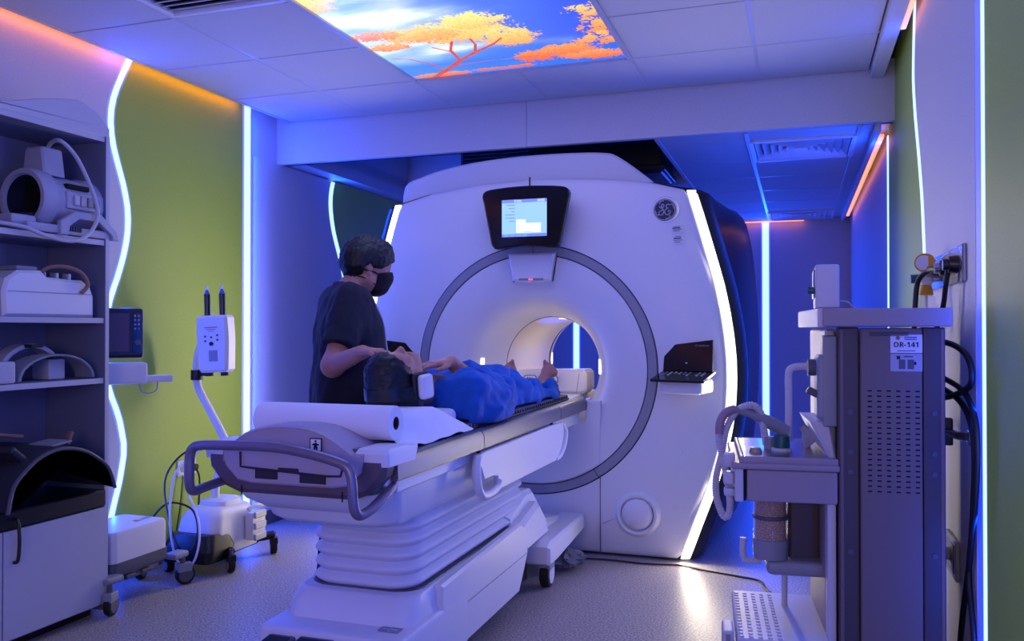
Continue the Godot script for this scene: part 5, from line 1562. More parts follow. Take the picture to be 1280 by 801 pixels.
	obj("bracket", mb().prism(PackedVector2Array([Vector2(-0.26, 0.0), Vector2(-0.245, 0.04), Vector2(-0.16, 0.105), Vector2(-0.02, 0.105), Vector2(0.06, 0.055), Vector2(0.06, 0.0), Vector2(0.02, 0.0), Vector2(0.01, 0.04), Vector2(-0.04, 0.075), Vector2(-0.14, 0.075), Vector2(-0.22, 0.02), Vector2(-0.225, 0.0)]), 0.025, side_xf(0.125), 0.003), pale, hc)
	for k in 6: obj("rib", mb().box(Vector3(0.140, 0.03, 0.015 - k * 0.013), Vector3(0.012, 0.024, 0.004), 0, 1, Transform3D()), M.grey_dark, hc)
	var c1 := [Vector3(-3.06, 2.03, -2.80), Vector3(-3.02, 2.065, -2.79), Vector3(-2.92, 2.055, -2.745), Vector3(-2.905, 2.01, -2.80), Vector3(-2.90, 1.94, -2.85), Vector3(-2.895, 1.84, -2.90), Vector3(-2.892, 1.755, -2.915), Vector3(-2.895, 1.675, -2.865), Vector3(-2.898, 1.640, -2.78), Vector3(-2.905, 1.650, -2.66), Vector3(-2.91, 1.675, -2.56), Vector3(-2.95, 1.684, -2.45), Vector3(-3.0, 1.680, -2.30)]
	for i in c1.size(): c1[i] -= Vector3(-3.06, 1.665, -2.80)
	obj("cable", mb().tube(smooth(c1, 6), 0.0088, 10), M.cabinet_edge, hc)
	# boxy spine coil, second shelf
	var sc := thing("spine_coil", "white boxy coil with rounded shoulders and short arched cable on the second shelf", "medical coil", Vector3(-3.06, 1.320, -2.73))
	var sp := PackedVector2Array([Vector2(0.225, 0.0), Vector2(0.23, 0.10), Vector2(0.215, 0.150), Vector2(0.16, 0.185), Vector2(0.05, 0.190), Vector2(0.02, 0.165), Vector2(-0.09, 0.160), Vector2(-0.16, 0.160), Vector2(-0.205, 0.135), Vector2(-0.225, 0.09), Vector2(-0.225, 0.0)])
	obj("shell", mb().prism(sp, 0.23, side_xf(-0.115), 0.012), M.white, sc)
	obj("seam", mb().box(Vector3(0.1155, 0.10, 0.0), Vector3(0.002, 0.003, 0.42)), M.grey, sc)
	obj("top_plate", mb().box(Vector3(0.0, 0.198, 0.09), Vector3(0.16, 0.018, 0.10), 0.004), M.grey, sc)
	for k in 5: obj("peg", mb().box(Vector3(0.03, 0.175, -0.02 - k * 0.032), Vector3(0.05, 0.028, 0.014), 0.003), M.grey_dark if k % 2 else M.white, sc)
	obj("cable", mb().tube(smooth([Vector3(0.06, 0.165, 0.03), Vector3(0.09, 0.205, 0.0), Vector3(0.12, 0.212, -0.06), Vector3(0.135, 0.19, -0.13), Vector3(0.135, 0.14, -0.165), Vector3(0.122, 0.105, -0.145)], 6), 0.009, 10), M.tan, sc)
	# small arched coil, third shelf
	var ac := thing("knee_coil", "small arched coil with pale end blocks on the third shelf", "medical coil", Vector3(-3.05, 1.053, -2.72))
	var arc := func(r0: float, r1: float, y: float, squash: float) -> PackedVector2Array:
		var p := PackedVector2Array()
		for k in 15:
			var a := PI * k / 14
			p.append(Vector2(cos(a) * r0, y + sin(a) * r0 * squash))
		for k in 15:
			var a := PI * (14 - k) / 14
			p.append(Vector2(cos(a) * r1, y + sin(a) * r1 * squash))
		return p
	obj("arch", mb().prism(arc.call(0.165, 0.145, 0.004, 0.92), 0.07, side_xf(-0.06), 0.003), M.cabinet_edge, ac)
	obj("arch", mb().prism(arc.call(0.195, 0.18, 0.004, 0.55), 0.10, side_xf(0.0).translated_local(Vector3(-0.05, 0, 0)), 0.003), M.grey, ac)
	obj("end_block", mb().box(Vector3(0.06, 0.045, 0.215), Vector3(0.12, 0.088, 0.085), 0.010, 2), M.cabinet_edge, ac)
	obj("end_block", mb().box(Vector3(0.0, 0.045, -0.09), Vector3(0.10, 0.09, 0.085), 0.010, 2), M.cabinet_edge, ac)
	obj("cushion", mb().box(Vector3(0.02, 0.146, 0.01), Vector3(0.06, 0.014, 0.06), 0.005, 2), mat(Color(0.12, 0.13, 0.17), 0.7), ac)
	# large dark flexible arch on the counter
	var fa := thing("body_coil", "large dark flexible arched body coil hanging over the counter's edge", "medical coil", Vector3(-2.84, 0, 0))
	var fp := smooth([Vector3(0, 0.566, -2.435), Vector3(0, 0.646, -2.452), Vector3(0, 0.690, -2.480), Vector3(0, 0.752, -2.56), Vector3(0, 0.780, -2.643), Vector3(0, 0.778, -2.734), Vector3(0, 0.746, -2.826), Vector3(0, 0.673, -2.927), Vector3(0, 0.575, -2.968)], 5)
	var shell := []
	for xk in [[0.0, 0.0], [-0.04, 0.010], [-0.17, 0.012], [-0.34, 0.012]]:
		var ring := PackedVector3Array()
		for p in fp: ring.append(Vector3(xk[0], p.y + xk[1], p.z))
		for i in range(fp.size() - 1, -1, -1):
			var p: Vector3 = fp[i]
			ring.append(Vector3(xk[0], (p.y - 0.55) * 0.93 + 0.558 + xk[1] * 0.3, (p.z + 2.72) * 0.945 - 2.72))
		shell.append(ring)
	obj("shell", mb().loft(shell), M.apron, fa, 50)
	obj("rim", mb().tube(fp, 0.0075, 8), M.grey_dark, fa)
	obj("patch", mb().box(Vector3.ZERO, Vector3(0.13, 0.010, 0.10), 0.004, 2, Transform3D(Basis(Vector3.RIGHT, 0.10), Vector3(-0.10, 0.798, -2.72))), M.grey, fa)
	obj("pad", mb().box(Vector3.ZERO, Vector3(0.18, 0.030, 0.12), 0.012, 3, Transform3D(Basis(Vector3.RIGHT, -0.72), Vector3(-0.13, 0.765, -2.535))), M.apron, fa)
	obj("strap", mb().box(Vector3.ZERO, Vector3(0.04, 0.016, 0.13), 0.007, 3, Transform3D(Basis(Vector3.RIGHT, -0.18), Vector3(-0.22, 0.835, -2.62))), M.tan, fa)
	obj("strap", mb().box(Vector3.ZERO, Vector3(0.03, 0.060, 0.014), 0.006, 3, Transform3D(Basis(Vector3.RIGHT, -0.4), Vector3(-0.14, 0.800, -2.85))), M.tan, fa)
	obj("print", mb().box(Vector3.ZERO, Vector3(0.002, 0.008, 0.05), 0, 1, Transform3D(Basis(Vector3.RIGHT, 0.05), Vector3(-0.02, 0.615, -2.915))), M.grey, fa)
	# monitor cart behind the cabinet
	var mc := thing("monitor_cart", "white wheeled cart with a black monitor and warning triangle by the cabinet", "medical cart", Vector3(-3.07, 0, -3.24))
	obj("base_cover", mb().loft([rr_ring(0.140, 0.19, -0.165, 0.03, 0.205), rr_ring(0.140, 0.19, -0.165, 0.03, 0.33), rr_ring(0.134, 0.18, -0.16, 0.03, 0.345), rr_ring(0.10, 0.14, -0.12, 0.03, 0.352)]), M.white, mc)
	obj("base_band", mb().loft([rr_ring(0.136, 0.185, -0.16, 0.03, 0.145), rr_ring(0.144, 0.194, -0.169, 0.03, 0.16), rr_ring(0.144, 0.194, -0.169, 0.03, 0.206)]), M.grey_dark, mc)
	obj("chassis", mb().box(Vector3(0, 0.125, 0.01), Vector3(0.22, 0.04, 0.30), 0.008), M.grey, mc)
	for k in 2: obj("cover_clip", mb().box(Vector3(0.125, 0.125, 0.07 - k * 0.10), Vector3(0.02, 0.02, 0.06), 0.004), M.grey_dark, mc)
	for p in [[0.175, 0.235, 0.3], [0.165, -0.255, -0.5], [-0.10, 0.22, 0.2], [-0.10, -0.25, 0.3]]:
		caster(mc, Vector3(p[0], 0, p[1]), 0.048, 0.032, p[2], M.grey_dark, M.grey)
		obj("outrigger", mb().box(Vector3(p[0] * 0.82, 0.148, p[1] * 0.9), Vector3(0.075, 0.032, 0.10), 0.012, 2), M.grey, mc)
	var tg := obj("warning_triangle", mb().prism(PackedVector2Array([Vector2(-0.026, -0.02), Vector2(0.026, -0.02), Vector2(0.0, 0.026)]), 0.001, Transform3D(Basis(Vector3.UP, PI / 2) * Basis(Vector3.RIGHT, -PI / 2), Vector3(0.06, 0.3522, -0.04))), M.yellow, mc)
	obj("exclamation_mark", mb().box(Vector3(0.06, 0.3536, -0.040), Vector3(0.014, 0.0006, 0.005)), M.ink, tg)
	obj("caption_print", mb().box(Vector3(0.06, 0.3530, -0.10), Vector3(0.03, 0.0006, 0.05)), M.grey, mc)
	obj("column", mb().box(Vector3(-0.105, 0.68, 0.145), Vector3(0.06, 0.68, 0.06), 0.02, 3), M.white, mc)
	obj("column_head", mb().box(Vector3(-0.06, 1.03, 0.11), Vector3(0.14, 0.05, 0.12), 0.015, 2), M.white, mc)
	var mr := Transform3D(Basis(Vector3.UP, 0.85), Vector3(0.02, 1.06, 0.04))
	obj("shelf_head", mb().box(Vector3(0, 0, 0), Vector3(0.25, 0.10, 0.10), 0.012, 2, mr), M.white, mc)
	obj("handle_arm", mb().box(Vector3(0.17, -0.028, 0.02), Vector3(0.14, 0.032, 0.045), 0.006, 2, mr), M.white, mc)
	obj("cord", mb().tube(smooth([mr * Vector3(0.09, -0.05, 0.04), mr * Vector3(0.10, -0.085, 0.045), mr * Vector3(0.135, -0.095, 0.045), mr * Vector3(0.165, -0.08, 0.045), mr * Vector3(0.17, -0.04, 0.045)], 5), 0.003, 6), M.grey, mc)
	var mo := Transform3D(Basis(Vector3.UP, 0.85) * Basis(Vector3.RIGHT, -0.06), Vector3(0.0, 1.25, 0.10))
	var mon := obj("monitor", mb().box(Vector3.ZERO, Vector3(0.33, 0.235, 0.045), 0.014, 3, mo), M.black, mc)
	obj("dark_panel", mb().box(Vector3(-0.022, 0.002, 0.0225), Vector3(0.25, 0.18, 0.003), 0.001, 1, mo), mat(Color(0.30, 0.20, 0.19), 0.3), mon)
	obj("button_strip", mb().box(Vector3(0.136, 0.0, 0.0225), Vector3(0.040, 0.19, 0.003), 0.001, 1, mo), M.black_gloss, mon)
	for k in 8: obj("button", mb().box(Vector3(0.128 + 0.016 * (k % 2), 0.08 - 0.02 * (k / 2), 0.0245), Vector3(0.008, 0.010, 0.003), 0.001, 1, mo), M.yellow if k == 0 else (mat(Color(0.1, 0.45, 0.8), 0.4) if k == 7 else M.grey), mon)
	obj("dial", mb().cyl(mo * Vector3(0.138, -0.045, 0.022), mo * Vector3(0.138, -0.045, 0.038), 0.013, 18), M.grey_dark, mon)
	# contrast injector
	var ij := thing("contrast_injector", "white twin-syringe injector on a bent pole with domed wheeled base", "injector", Vector3(-2.99, 0, -3.86))
	obj("base_dome", mb().loft([rr_ring(0.135, 0.19, -0.19, 0.05, 0.085), rr_ring(0.135, 0.19, -0.19, 0.05, 0.20), rr_ring(0.125, 0.175, -0.18, 0.06, 0.275), rr_ring(0.105, 0.15, -0.155, 0.06, 0.31), rr_ring(0.07, 0.11, -0.11, 0.05, 0.325)]), M.white, ij, 50)
	obj("base_lid", mb().loft([rr_ring(0.085, 0.08, -0.12, 0.04, 0.318), rr_ring(0.08, 0.07, -0.115, 0.04, 0.345), rr_ring(0.06, 0.05, -0.095, 0.03, 0.355)]), M.white, ij)
	obj("bumper", mb().loft([rr_ring(0.15, 0.27, 0.05, 0.04, 0.07), rr_ring(0.16, 0.28, 0.04, 0.05, 0.13), rr_ring(0.13, 0.24, 0.06, 0.05, 0.205)]), M.black, ij)
	obj("chassis", mb().box(Vector3(0, 0.085, 0), Vector3(0.24, 0.03, 0.40), 0.008), M.black, ij)
	for p in [[0.17, 0.12, 0.3], [0.165, -0.27, 0.1], [-0.14, 0.22, 0.5], [-0.14, -0.24, 0.0]]:
		caster(ij, Vector3(p[0], 0, p[1]), 0.042, 0.035, p[2] + 0.6, M.grey, M.black)
		obj("leg", mb().tube([Vector3(p[0] * 0.5, 0.10, p[1] * 0.6), Vector3(p[0], 0.105, p[1])], 0.024, 10), M.black, ij)
	var pk := obj("side_pack", mb().box(Vector3(0.165, 0.20, -0.10), Vector3(0.05, 0.15, 0.12), 0.008, 2), M.white, ij)
	for k in 3: obj("clip", mb().box(Vector3(0.196, 0.26 - k * 0.06, -0.10), Vector3(0.016, 0.035, 0.10), 0.004), M.cabinet_edge, pk)
	obj("hook", mb().tube(smooth([Vector3(0.15, 0.285, -0.06), Vector3(0.16, 0.30, -0.10), Vector3(0.17, 0.295, -0.16)], 4), 0.014, 10), M.white, ij)
	obj("pole", mb().tube(smooth([Vector3(-0.02, 0.33, 0.0), Vector3(-0.01, 0.45, 0.0), Vector3(0.05, 0.58, 0.0), Vector3(0.045, 0.66, 0.0), Vector3(-0.04, 0.80, 0.0), Vector3(-0.125, 0.93, 0.0), Vector3(-0.145, 1.0, 0.0), Vector3(-0.145, 1.08, 0.0), Vector3(-0.13, 1.17, -0.01), Vector3(-0.09, 1.25, -0.03)], 6), 0.021, 14), M.white, ij)
	obj("clamp", mb().cyl(Vector3(-0.145, 0.99, 0), Vector3(-0.145, 1.045, 0), 0.032, 18), M.black, ij)
	obj("clamp_arm", mb().box(Vector3(-0.09, 1.03, 0.0), Vector3(0.085, 0.035, 0.03), 0.005), M.black, ij)
	var hx := Transform3D(Basis(Vector3.UP, 0.16) * Basis(Vector3(0, 0, 1), 0.04), Vector3(-0.01, 1.19, 0.01))
	var hp := PackedVector2Array([Vector2(-0.082, -0.14), Vector2(-0.07, -0.155), Vector2(0.07, -0.155), Vector2(0.086, -0.14), Vector2(0.094, 0.02), Vector2(0.090, 0.14), Vector2(0.078, 0.153), Vector2(-0.078, 0.153), Vector2(-0.090, 0.14), Vector2(-0.092, 0.02)])
	var hd := obj("injector_head", mb().prism(hp, 0.10, hx.translated_local(Vector3(0, 0, -0.05)), 0.014), M.white, ij)
	for q in [[-0.035, 0.04], [0.0, 0.035], [0.035, 0.045], [-0.035, 0.015], [0.035, 0.02]]: obj("button", mb().cyl(hx * Vector3(q[0], q[1], 0.049), hx * Vector3(q[0], q[1], 0.053), 0.006, 12), M.grey_dark, hd)
	obj("dial", mb().cyl(hx * Vector3(0.0, 0.0, 0.048), hx * Vector3(0.0, 0.0, 0.056), 0.011, 16), M.black, hd)
	for k in 3: obj("print", mb().box(Vector3(0.0, 0.088 - k * 0.010, 0.0505), Vector3(0.075 - 0.02 * k, 0.004, 0.001), 0, 1, hx), M.red if k == 0 else M.grey, hd)
	obj("print", mb().box(Vector3(0.008, -0.065, 0.0505), Vector3(0.05, 0.06, 0.001), 0, 1, hx), M.grey, hd)
	for s: float in [-1.0, 1.0]:
		obj("foot_knob", mb().cyl(hx * Vector3(s * 0.045, -0.155, 0.0), hx * Vector3(s * 0.045, -0.175, 0.0), 0.022, 18), M.black, hd)
		var sx: float = s * 0.044
		var sy := obj("syringe", mb().cyl(hx * Vector3(sx, 0.15, 0), hx * Vector3(sx, 0.27, 0), 0.0165, 18), M.fluid, hd)
		obj("syringe_tip", mb().cyl(hx * Vector3(sx, 0.27, 0), hx * Vector3(sx, 0.295, 0), 0.016, 16, 0.006), mat(Color(0.2, 0.35, 0.7), 0.2), sy)
		obj("nozzle", mb().cyl(hx * Vector3(sx, 0.295, 0), hx * Vector3(sx, 0.315, 0), 0.007, 10), M.label, sy)
	# wall socket and leads
	var so := thing("wall_socket", "white twin socket with plug low on the green panel", "socket", Vector3(WL + 0.02, 0.49, -3.95))
	obj("plate", mb().box(Vector3(0.005, 0, 0), Vector3(0.010, 0.09, 0.15), 0.004, 2), M.label, so)
	for z in [-0.035, 0.035]: obj("insert", mb().cyl(Vector3(0.006, 0, z), Vector3(0.0115, 0, z), 0.024, 20), M.grey if z > 0 else M.grey_dark, so)
	obj("plug", mb().cyl(Vector3(0.010, 0, -0.035), Vector3(0.045, -0.004, -0.035), 0.019, 16), M.black, so)
	var l1 := obj("power_lead", mb().tube(smooth([Vector3(-3.237, 0.48, -3.985), Vector3(-3.215, 0.42, -3.985), Vector3(-3.21, 0.25, -3.97), Vector3(-3.19, 0.10, -3.93), Vector3(-3.14, 0.03, -3.85), Vector3(-3.10, 0.03, -3.72)], 6), 0.005, 8), M.black)
	tag(l1, "black power lead from the wall socket to the injector's base", "cable")
	var l2 := obj("looped_cable", mb().tube(smooth([Vector3(-3.03, 0.66, -3.81), Vector3(-3.08, 0.60, -3.66), Vector3(-3.12, 0.48, -3.60), Vector3(-3.06, 0.30, -3.56), Vector3(-2.98, 0.18, -3.53), Vector3(-2.93, 0.14, -3.56), Vector3(-2.93, 0.22, -3.62), Vector3(-3.0, 0.33, -3.66), Vector3(-3.12, 0.36, -3.62), Vector3(-3.22, 0.25, -3.60), Vector3(-3.24, 0.12, -3.62)], 8), 0.0055, 8), M.black)
	tag(l2, "black looped cable hanging in front of the injector's base", "cable")
	var l3 := obj("looped_cable", mb().tube(smooth([Vector3(-3.02, 0.64, -3.80), Vector3(-3.05, 0.55, -3.62), Vector3(-3.05, 0.40, -3.56), Vector3(-3.02, 0.22, -3.53), Vector3(-2.97, 0.10, -3.52), Vector3(-2.91, 0.08, -3.55), Vector3(-2.89, 0.18, -3.58), Vector3(-2.93, 0.30, -3.62), Vector3(-3.02, 0.40, -3.66)], 8), 0.006, 8), M.label)
	tag(l3, "white looped cable hanging in front of the injector's base", "cable")
	var l4 := obj("thin_lead", mb().tube(smooth([Vector3(-3.262, 0.455, -3.90), Vector3(-3.255, 0.40, -3.89), Vector3(-3.25, 0.25, -3.86), Vector3(-3.25, 0.10, -3.82), Vector3(-3.22, 0.012, -3.75)], 6), 0.003, 6), M.black)
	tag(l4, "thin black lead hanging down the green panel below the socket", "cable")

# ---------------------------------------------------------------- right side: anaesthesia machine, wall outlets, hoses
func ridged(pts: Array, r: float, pitch: float, n := 10) -> MB:
	var sm := smooth(pts, 12)
	var ln := 0.0
	for i in sm.size() - 1: ln += sm[i].distance_to(sm[i + 1])
	var cnt := int(ln / pitch * 2.0)
	var out := []
	var rr := []
	var k := 0
	var acc := 0.0
	for i in cnt + 1:
		var s := ln * i / cnt
		while k < sm.size() - 2 and acc + sm[k].distance_to(sm[k + 1]) < s:
			acc += sm[k].distance_to(sm[k + 1])
			k += 1
		out.append(sm[k].lerp(sm[k + 1], clampf((s - acc) / sm[k].distance_to(sm[k + 1]), 0, 1)))
		rr.append(r if i % 2 else r * 0.80)
	return mb().tube(out, rr, n)

func build_right() -> void:
	# local x runs from the worktop side (-) to the wall (+), z=0 is the side that faces the camera
	var an := thing("anesthesia_machine", "tall grey wheeled medical machine with side vents and steel worktop", "medical machine", Vector3(0.111, 0, -2.75), deg_to_rad(6.0))
	var W := 0.30
	var D := 0.47
	obj("cabinet_core", mb().box(Vector3(0.15, 0.66, -D / 2), Vector3(W - 0.012, 1.20, D - 0.012)), M.machine_dark, an)
	obj("corner_post", mb().box(Vector3(0.030, 0.66, -0.02), Vector3(0.060, 1.23, 0.05), 0.006, 2), M.machine_dark, an)
	obj("corner_post", mb().box(Vector3(0.268, 0.66, -0.02), Vector3(0.062, 1.23, 0.05), 0.006, 2), M.machine_dark, an)
	obj("corner_trim", mb().box(Vector3(0.010, 0.66, 0.004), Vector3(0.010, 1.22, 0.008), 0.002), M.machine, an)
	obj("corner_trim", mb().box(Vector3(0.290, 0.66, 0.004), Vector3(0.012, 1.22, 0.008), 0.002), M.machine, an)
	var sp := obj("side_panel", mb().box(Vector3(0.148, 0.66, 0.0), Vector3(0.172, 1.225, 0.022), 0.003), M.machine, an)
	var vents := mb()
	for c in 6:
		for r in 20: vents.box(Vector3(0.088 + c * 0.0265, 1.085 - r * 0.0158, 0.0105), Vector3(0.012, 0.0042, 0.002))
	tag(obj("vent_slots", vents, M.gap, sp), "grid of small dark vent slots", "", "", "stuff")
	for y in [1.02, 0.90, 0.84, 0.60]:
		for x in [0.034, 0.268]: obj("bolt", mb().cyl(Vector3(x, y, 0.004), Vector3(x, y, 0.008), 0.008, 14), M.grey_dark, an)
	var lb := obj("number_label", mb().box(Vector3(0.190, 1.226, 0.0115), Vector3(0.088, 0.054, 0.001)), M.label, sp)
	text("OR-141", 0.0155, M.ink, lb, Transform3D(Basis(), Vector3(0.190, 1.223, 0.0124)), "lettering", "Droid Sans", true)
	obj("print", mb().cyl(Vector3(0.167, 1.243, 0.012), Vector3(0.167, 1.243, 0.0126), 0.006, 14), M.tan, lb)
	obj("print", mb().box(Vector3(0.202, 1.245, 0.0122), Vector3(0.034, 0.003, 0.0006)).box(Vector3(0.202, 1.239, 0.0122), Vector3(0.034, 0.003, 0.0006)), mat(Color(0.2, 0.25, 0.6), 0.5), lb)
	obj("print", mb().box(Vector3(0.190, 1.205, 0.0122), Vector3(0.050, 0.002, 0.0006)), M.ink, lb)
	var l2 := obj("notice_label", mb().box(Vector3(0.190, 1.170, 0.0115), Vector3(0.088, 0.052, 0.001)), mat(Color(0.66, 0.65, 0.70), 0.5), sp)
	for q in [[0.168, 1.185, 0.010, 0.010], [0.195, 1.188, 0.026, 0.004], [0.178, 1.165, 0.018, 0.028], [0.202, 1.165, 0.018, 0.028], [0.214, 1.168, 0.007, 0.009]]:
		obj("print", mb().box(Vector3(q[0], q[1], 0.0122), Vector3(q[2], q[3], 0.0006)), M.ink if q[2] < 0.012 else M.grey_dark, l2)
	obj("name_strip", mb().box(Vector3(0.142, 1.255, 0.0115), Vector3(0.108, 0.013, 0.001)), mat(Color(0.30, 0.27, 0.31), 0.5), sp)
	# top shelf with display
	obj("top_shelf", mb().box(Vector3(0.125, 1.304, -0.20), Vector3(0.352, 0.054, 0.54), 0.006, 2), M.machine_light, an)
	obj("top_shelf_front", mb().box(Vector3(-0.058, 1.303, -0.20), Vector3(0.016, 0.056, 0.53), 0.004, 2), M.machine_white, an)
	var dx := Transform3D(Basis(Vector3.UP, -0.10), Vector3(-0.015, 1.400, -0.14))
	var ds := obj("monitor_box", mb().box(Vector3.ZERO, Vector3(0.070, 0.135, 0.26), 0.008, 2, dx), M.machine_white, an)
	obj("monitor_face", mb().box(Vector3(-0.037, 0.010, 0.02), Vector3(0.006, 0.088, 0.17), 0.002, 1, dx), mat(Color(0.45, 0.47, 0.55), 0.3), ds)
	obj("knob", mb().cyl(dx * Vector3(-0.036, -0.012, 0.115), dx * Vector3(-0.056, -0.012, 0.115), 0.011, 16), M.teal, ds)
	obj("cord", mb().tube(smooth([Vector3(0.02, 1.36, -0.16), Vector3(0.05, 1.355, -0.14), Vector3(0.07, 1.345, -0.20), Vector3(0.09, 1.338, -0.25)], 5), 0.004, 6), M.machine_white, an)
	# front column between shelf and worktop
	obj("front_column", mb().box(Vector3(-0.012, 1.06, -0.26), Vector3(0.030, 0.42, 0.38), 0.006), M.machine_white, an)
	obj("column_panel", mb().box(Vector3(-0.020, 1.11, -0.045), Vector3(0.042, 0.28, 0.06), 0.008, 2), M.grey, an)
	var vp := obj("vaporiser", mb().box(Vector3(-0.030, 1.09, -0.06), Vector3(0.055, 0.20, 0.085), 0.014, 3), M.grey, an)
	obj("dial", mb().cyl(Vector3(-0.055, 1.150, -0.06), Vector3(-0.080, 1.150, -0.06), 0.026, 24), M.grey_dark, vp)
	obj("lever", mb().box(Vector3.ZERO, Vector3(0.036, 0.022, 0.03), 0.004, 1, Transform3D(Basis(Vector3(0, 0, 1), -0.5), Vector3(-0.068, 1.075, -0.04))), M.machine_dark, vp)
	obj("lower_block", mb().prism(PackedVector2Array([Vector2(-0.078, 0.985), Vector2(-0.02, 0.985), Vector2(0.0, 0.87), Vector2(-0.012, 0.855), Vector2(-0.055, 0.94)]), 0.30, Transform3D(Basis(), Vector3(0, 0, -0.33)), 0.006), M.machine_white, an)
	obj("bag_pipe", mb().tube(smooth([Vector3(-0.03, 1.147, -0.22), Vector3(-0.085, 1.146, -0.22), Vector3(-0.112, 1.140, -0.22), Vector3(-0.122, 1.12, -0.22), Vector3(-0.122, 1.05, -0.22), Vector3(-0.122, 0.90, -0.22)], 5), 0.0115, 14), M.machine_white, an)
	# worktop over a drawer
	obj("worktop_frame", mb().box(Vector3(-0.155, 0.848, -0.23), Vector3(0.315, 0.020, 0.50), 0.006, 2), M.machine_light, an)
	obj("worktop", mb().box(Vector3(-0.140, 0.867, -0.23), Vector3(0.272, 0.018, 0.462), 0.004, 2), M.steel, an)
	for e in [[Vector3(-0.140, 0.866, 0.006), Vector3(0.28, 0.022, 0.012)], [Vector3(-0.140, 0.866, -0.466), Vector3(0.28, 0.022, 0.012)], [Vector3(-0.282, 0.866, -0.23), Vector3(0.014, 0.022, 0.48)]]:
		obj("worktop_lip", mb().box(e[0], e[1], 0.005, 2), M.machine_light, an)
	var dw := obj("drawer", mb().box(Vector3(-0.135, 0.788, -0.20), Vector3(0.265, 0.098, 0.42), 0.006, 2), M.machine_light, an)
	obj("drawer_front", mb().box(Vector3(-0.290, 0.788, -0.20), Vector3(0.026, 0.104, 0.42), 0.005, 2), M.machine_white, dw)
	obj("drawer_gap", mb().box(Vector3(-0.273, 0.788, -0.20), Vector3(0.008, 0.096, 0.41)), M.gap, dw)
	for q in [[-0.318, 0.857, 0.045], [-0.320, 0.800, 0.040], [-0.318, 0.757, 0.026]]:
		obj("valve_knob", mb().box(Vector3(q[0], q[1], -0.05), Vector3(0.034, q[2], 0.05), 0.008, 3), M.machine_white, an)
	obj("tap", mb().cyl(Vector3(-0.235, 0.872, -0.10), Vector3(-0.235, 0.892, -0.10), 0.021, 18, 0.017, 0.004), mat(Color(0.70, 0.64, 0.5), 0.3, 0.6), an)
	obj("teal_cap", mb().cyl(Vector3(-0.150, 0.885, -0.16), Vector3(-0.150, 0.925, -0.16), 0.026, 22, 0.024, 0.003), M.teal, an)
	obj("cap_seat", mb().cyl(Vector3(-0.150, 0.868, -0.16), Vector3(-0.150, 0.885, -0.16), 0.032, 22, -1.0, 0.003), M.machine_white, an)
	obj("socket_tube", mb().cyl(Vector3(-0.185, 0.868, -0.20), Vector3(-0.185, 0.915, -0.20), 0.018, 18), M.grey, an)
	# soda lime canisters below
	obj("absorber_back", mb().box(Vector3(-0.075, 0.62, -0.24), Vector3(0.11, 0.24, 0.10), 0.02, 3), M.machine_dark, an)
	obj("absorber_arm", mb().box(Vector3(-0.10, 0.50, -0.20), Vector3(0.20, 0.05, 0.14), 0.02, 3), M.grey, an)
	for k in 2:
		var y := 0.585 + k * 0.080
		var cn := obj("canister", mb().cyl(Vector3(-0.185, y, -0.17), Vector3(-0.185, y + 0.072, -0.17), 0.049, 28), M.granules, an)
		obj("canister_wall", mb().cyl(Vector3(-0.185, y, -0.17), Vector3(-0.185, y + 0.072, -0.17), 0.053, 28), M.clear, cn)
		obj("canister_ring", mb().cyl(Vector3(-0.185, y + 0.068, -0.17), Vector3(-0.185, y + 0.080, -0.17), 0.057, 28, -1.0, 0.003), M.grey_dark, cn)
	obj("canister_cup", mb().cyl(Vector3(-0.185, 0.525, -0.17), Vector3(-0.185, 0.588, -0.17), 0.054, 28, 0.057, 0.004), M.grey, an)
	obj("drain_hook", mb().tube(smooth([Vector3(-0.215, 0.515, -0.16), Vector3(-0.255, 0.515, -0.15), Vector3(-0.272, 0.530, -0.15), Vector3(-0.272, 0.590, -0.15)], 5), 0.0105, 12), M.machine_white, an)
	obj("knee_column", mb().box(Vector3(0.0, 0.45, -0.26), Vector3(0.06, 0.60, 0.40), 0.008), M.machine_light, an)
	obj("leg_panel", mb().box(Vector3(-0.018, 0.45, -0.03), Vector3(0.026, 0.60, 0.05), 0.006, 2), M.machine_white, an)
	# foot tray with raised dots
	var ft := obj("foot_tray", mb().box(Vector3(-0.16, 0.305, -0.20), Vector3(0.28, 0.05, 0.50), 0.012, 3), M.machine_white, an)
	var dots := mb()
	for i in 5:
		for j in 16: dots.cyl(Vector3(-0.285 + i * 0.028, 0.329, 0.03 - j * 0.029), Vector3(-0.285 + i * 0.028, 0.3335, 0.03 - j * 0.029), 0.0075, 8, 0.006)
	tag(obj("tread_dots", dots, M.machine_white, ft), "grid of raised tread dots", "", "", "stuff")
	var bk := obj("brake_block", mb().box(Vector3(-0.325, 0.295, -0.02), Vector3(0.035, 0.10, 0.11), 0.008, 2), M.machine_white, an)
	obj("brake_slot", mb().box(Vector3(-0.325, 0.305, 0.036), Vector3(0.014, 0.06, 0.002)), M.grey, bk)
	obj("drip_tube", mb().tube([Vector3(-0.13, 0.50, -0.30), Vector3(-0.13, 0.33, -0.30)], 0.010, 12), M.machine_white, an)
	for p in [[0.05, -0.05], [0.25, -0.05], [0.05, -0.42], [0.25, -0.42]]: caster(an, Vector3(p[0], 0, p[1]), 0.045, 0.035, 0.3, M.grey, M.grey_dark)
	# breathing circuit on the worktop
	var hs := thing("breathing_hose", "white corrugated breathing hose looped over the worktop's edge", "hose", Vector3(0, 0, -2.92))
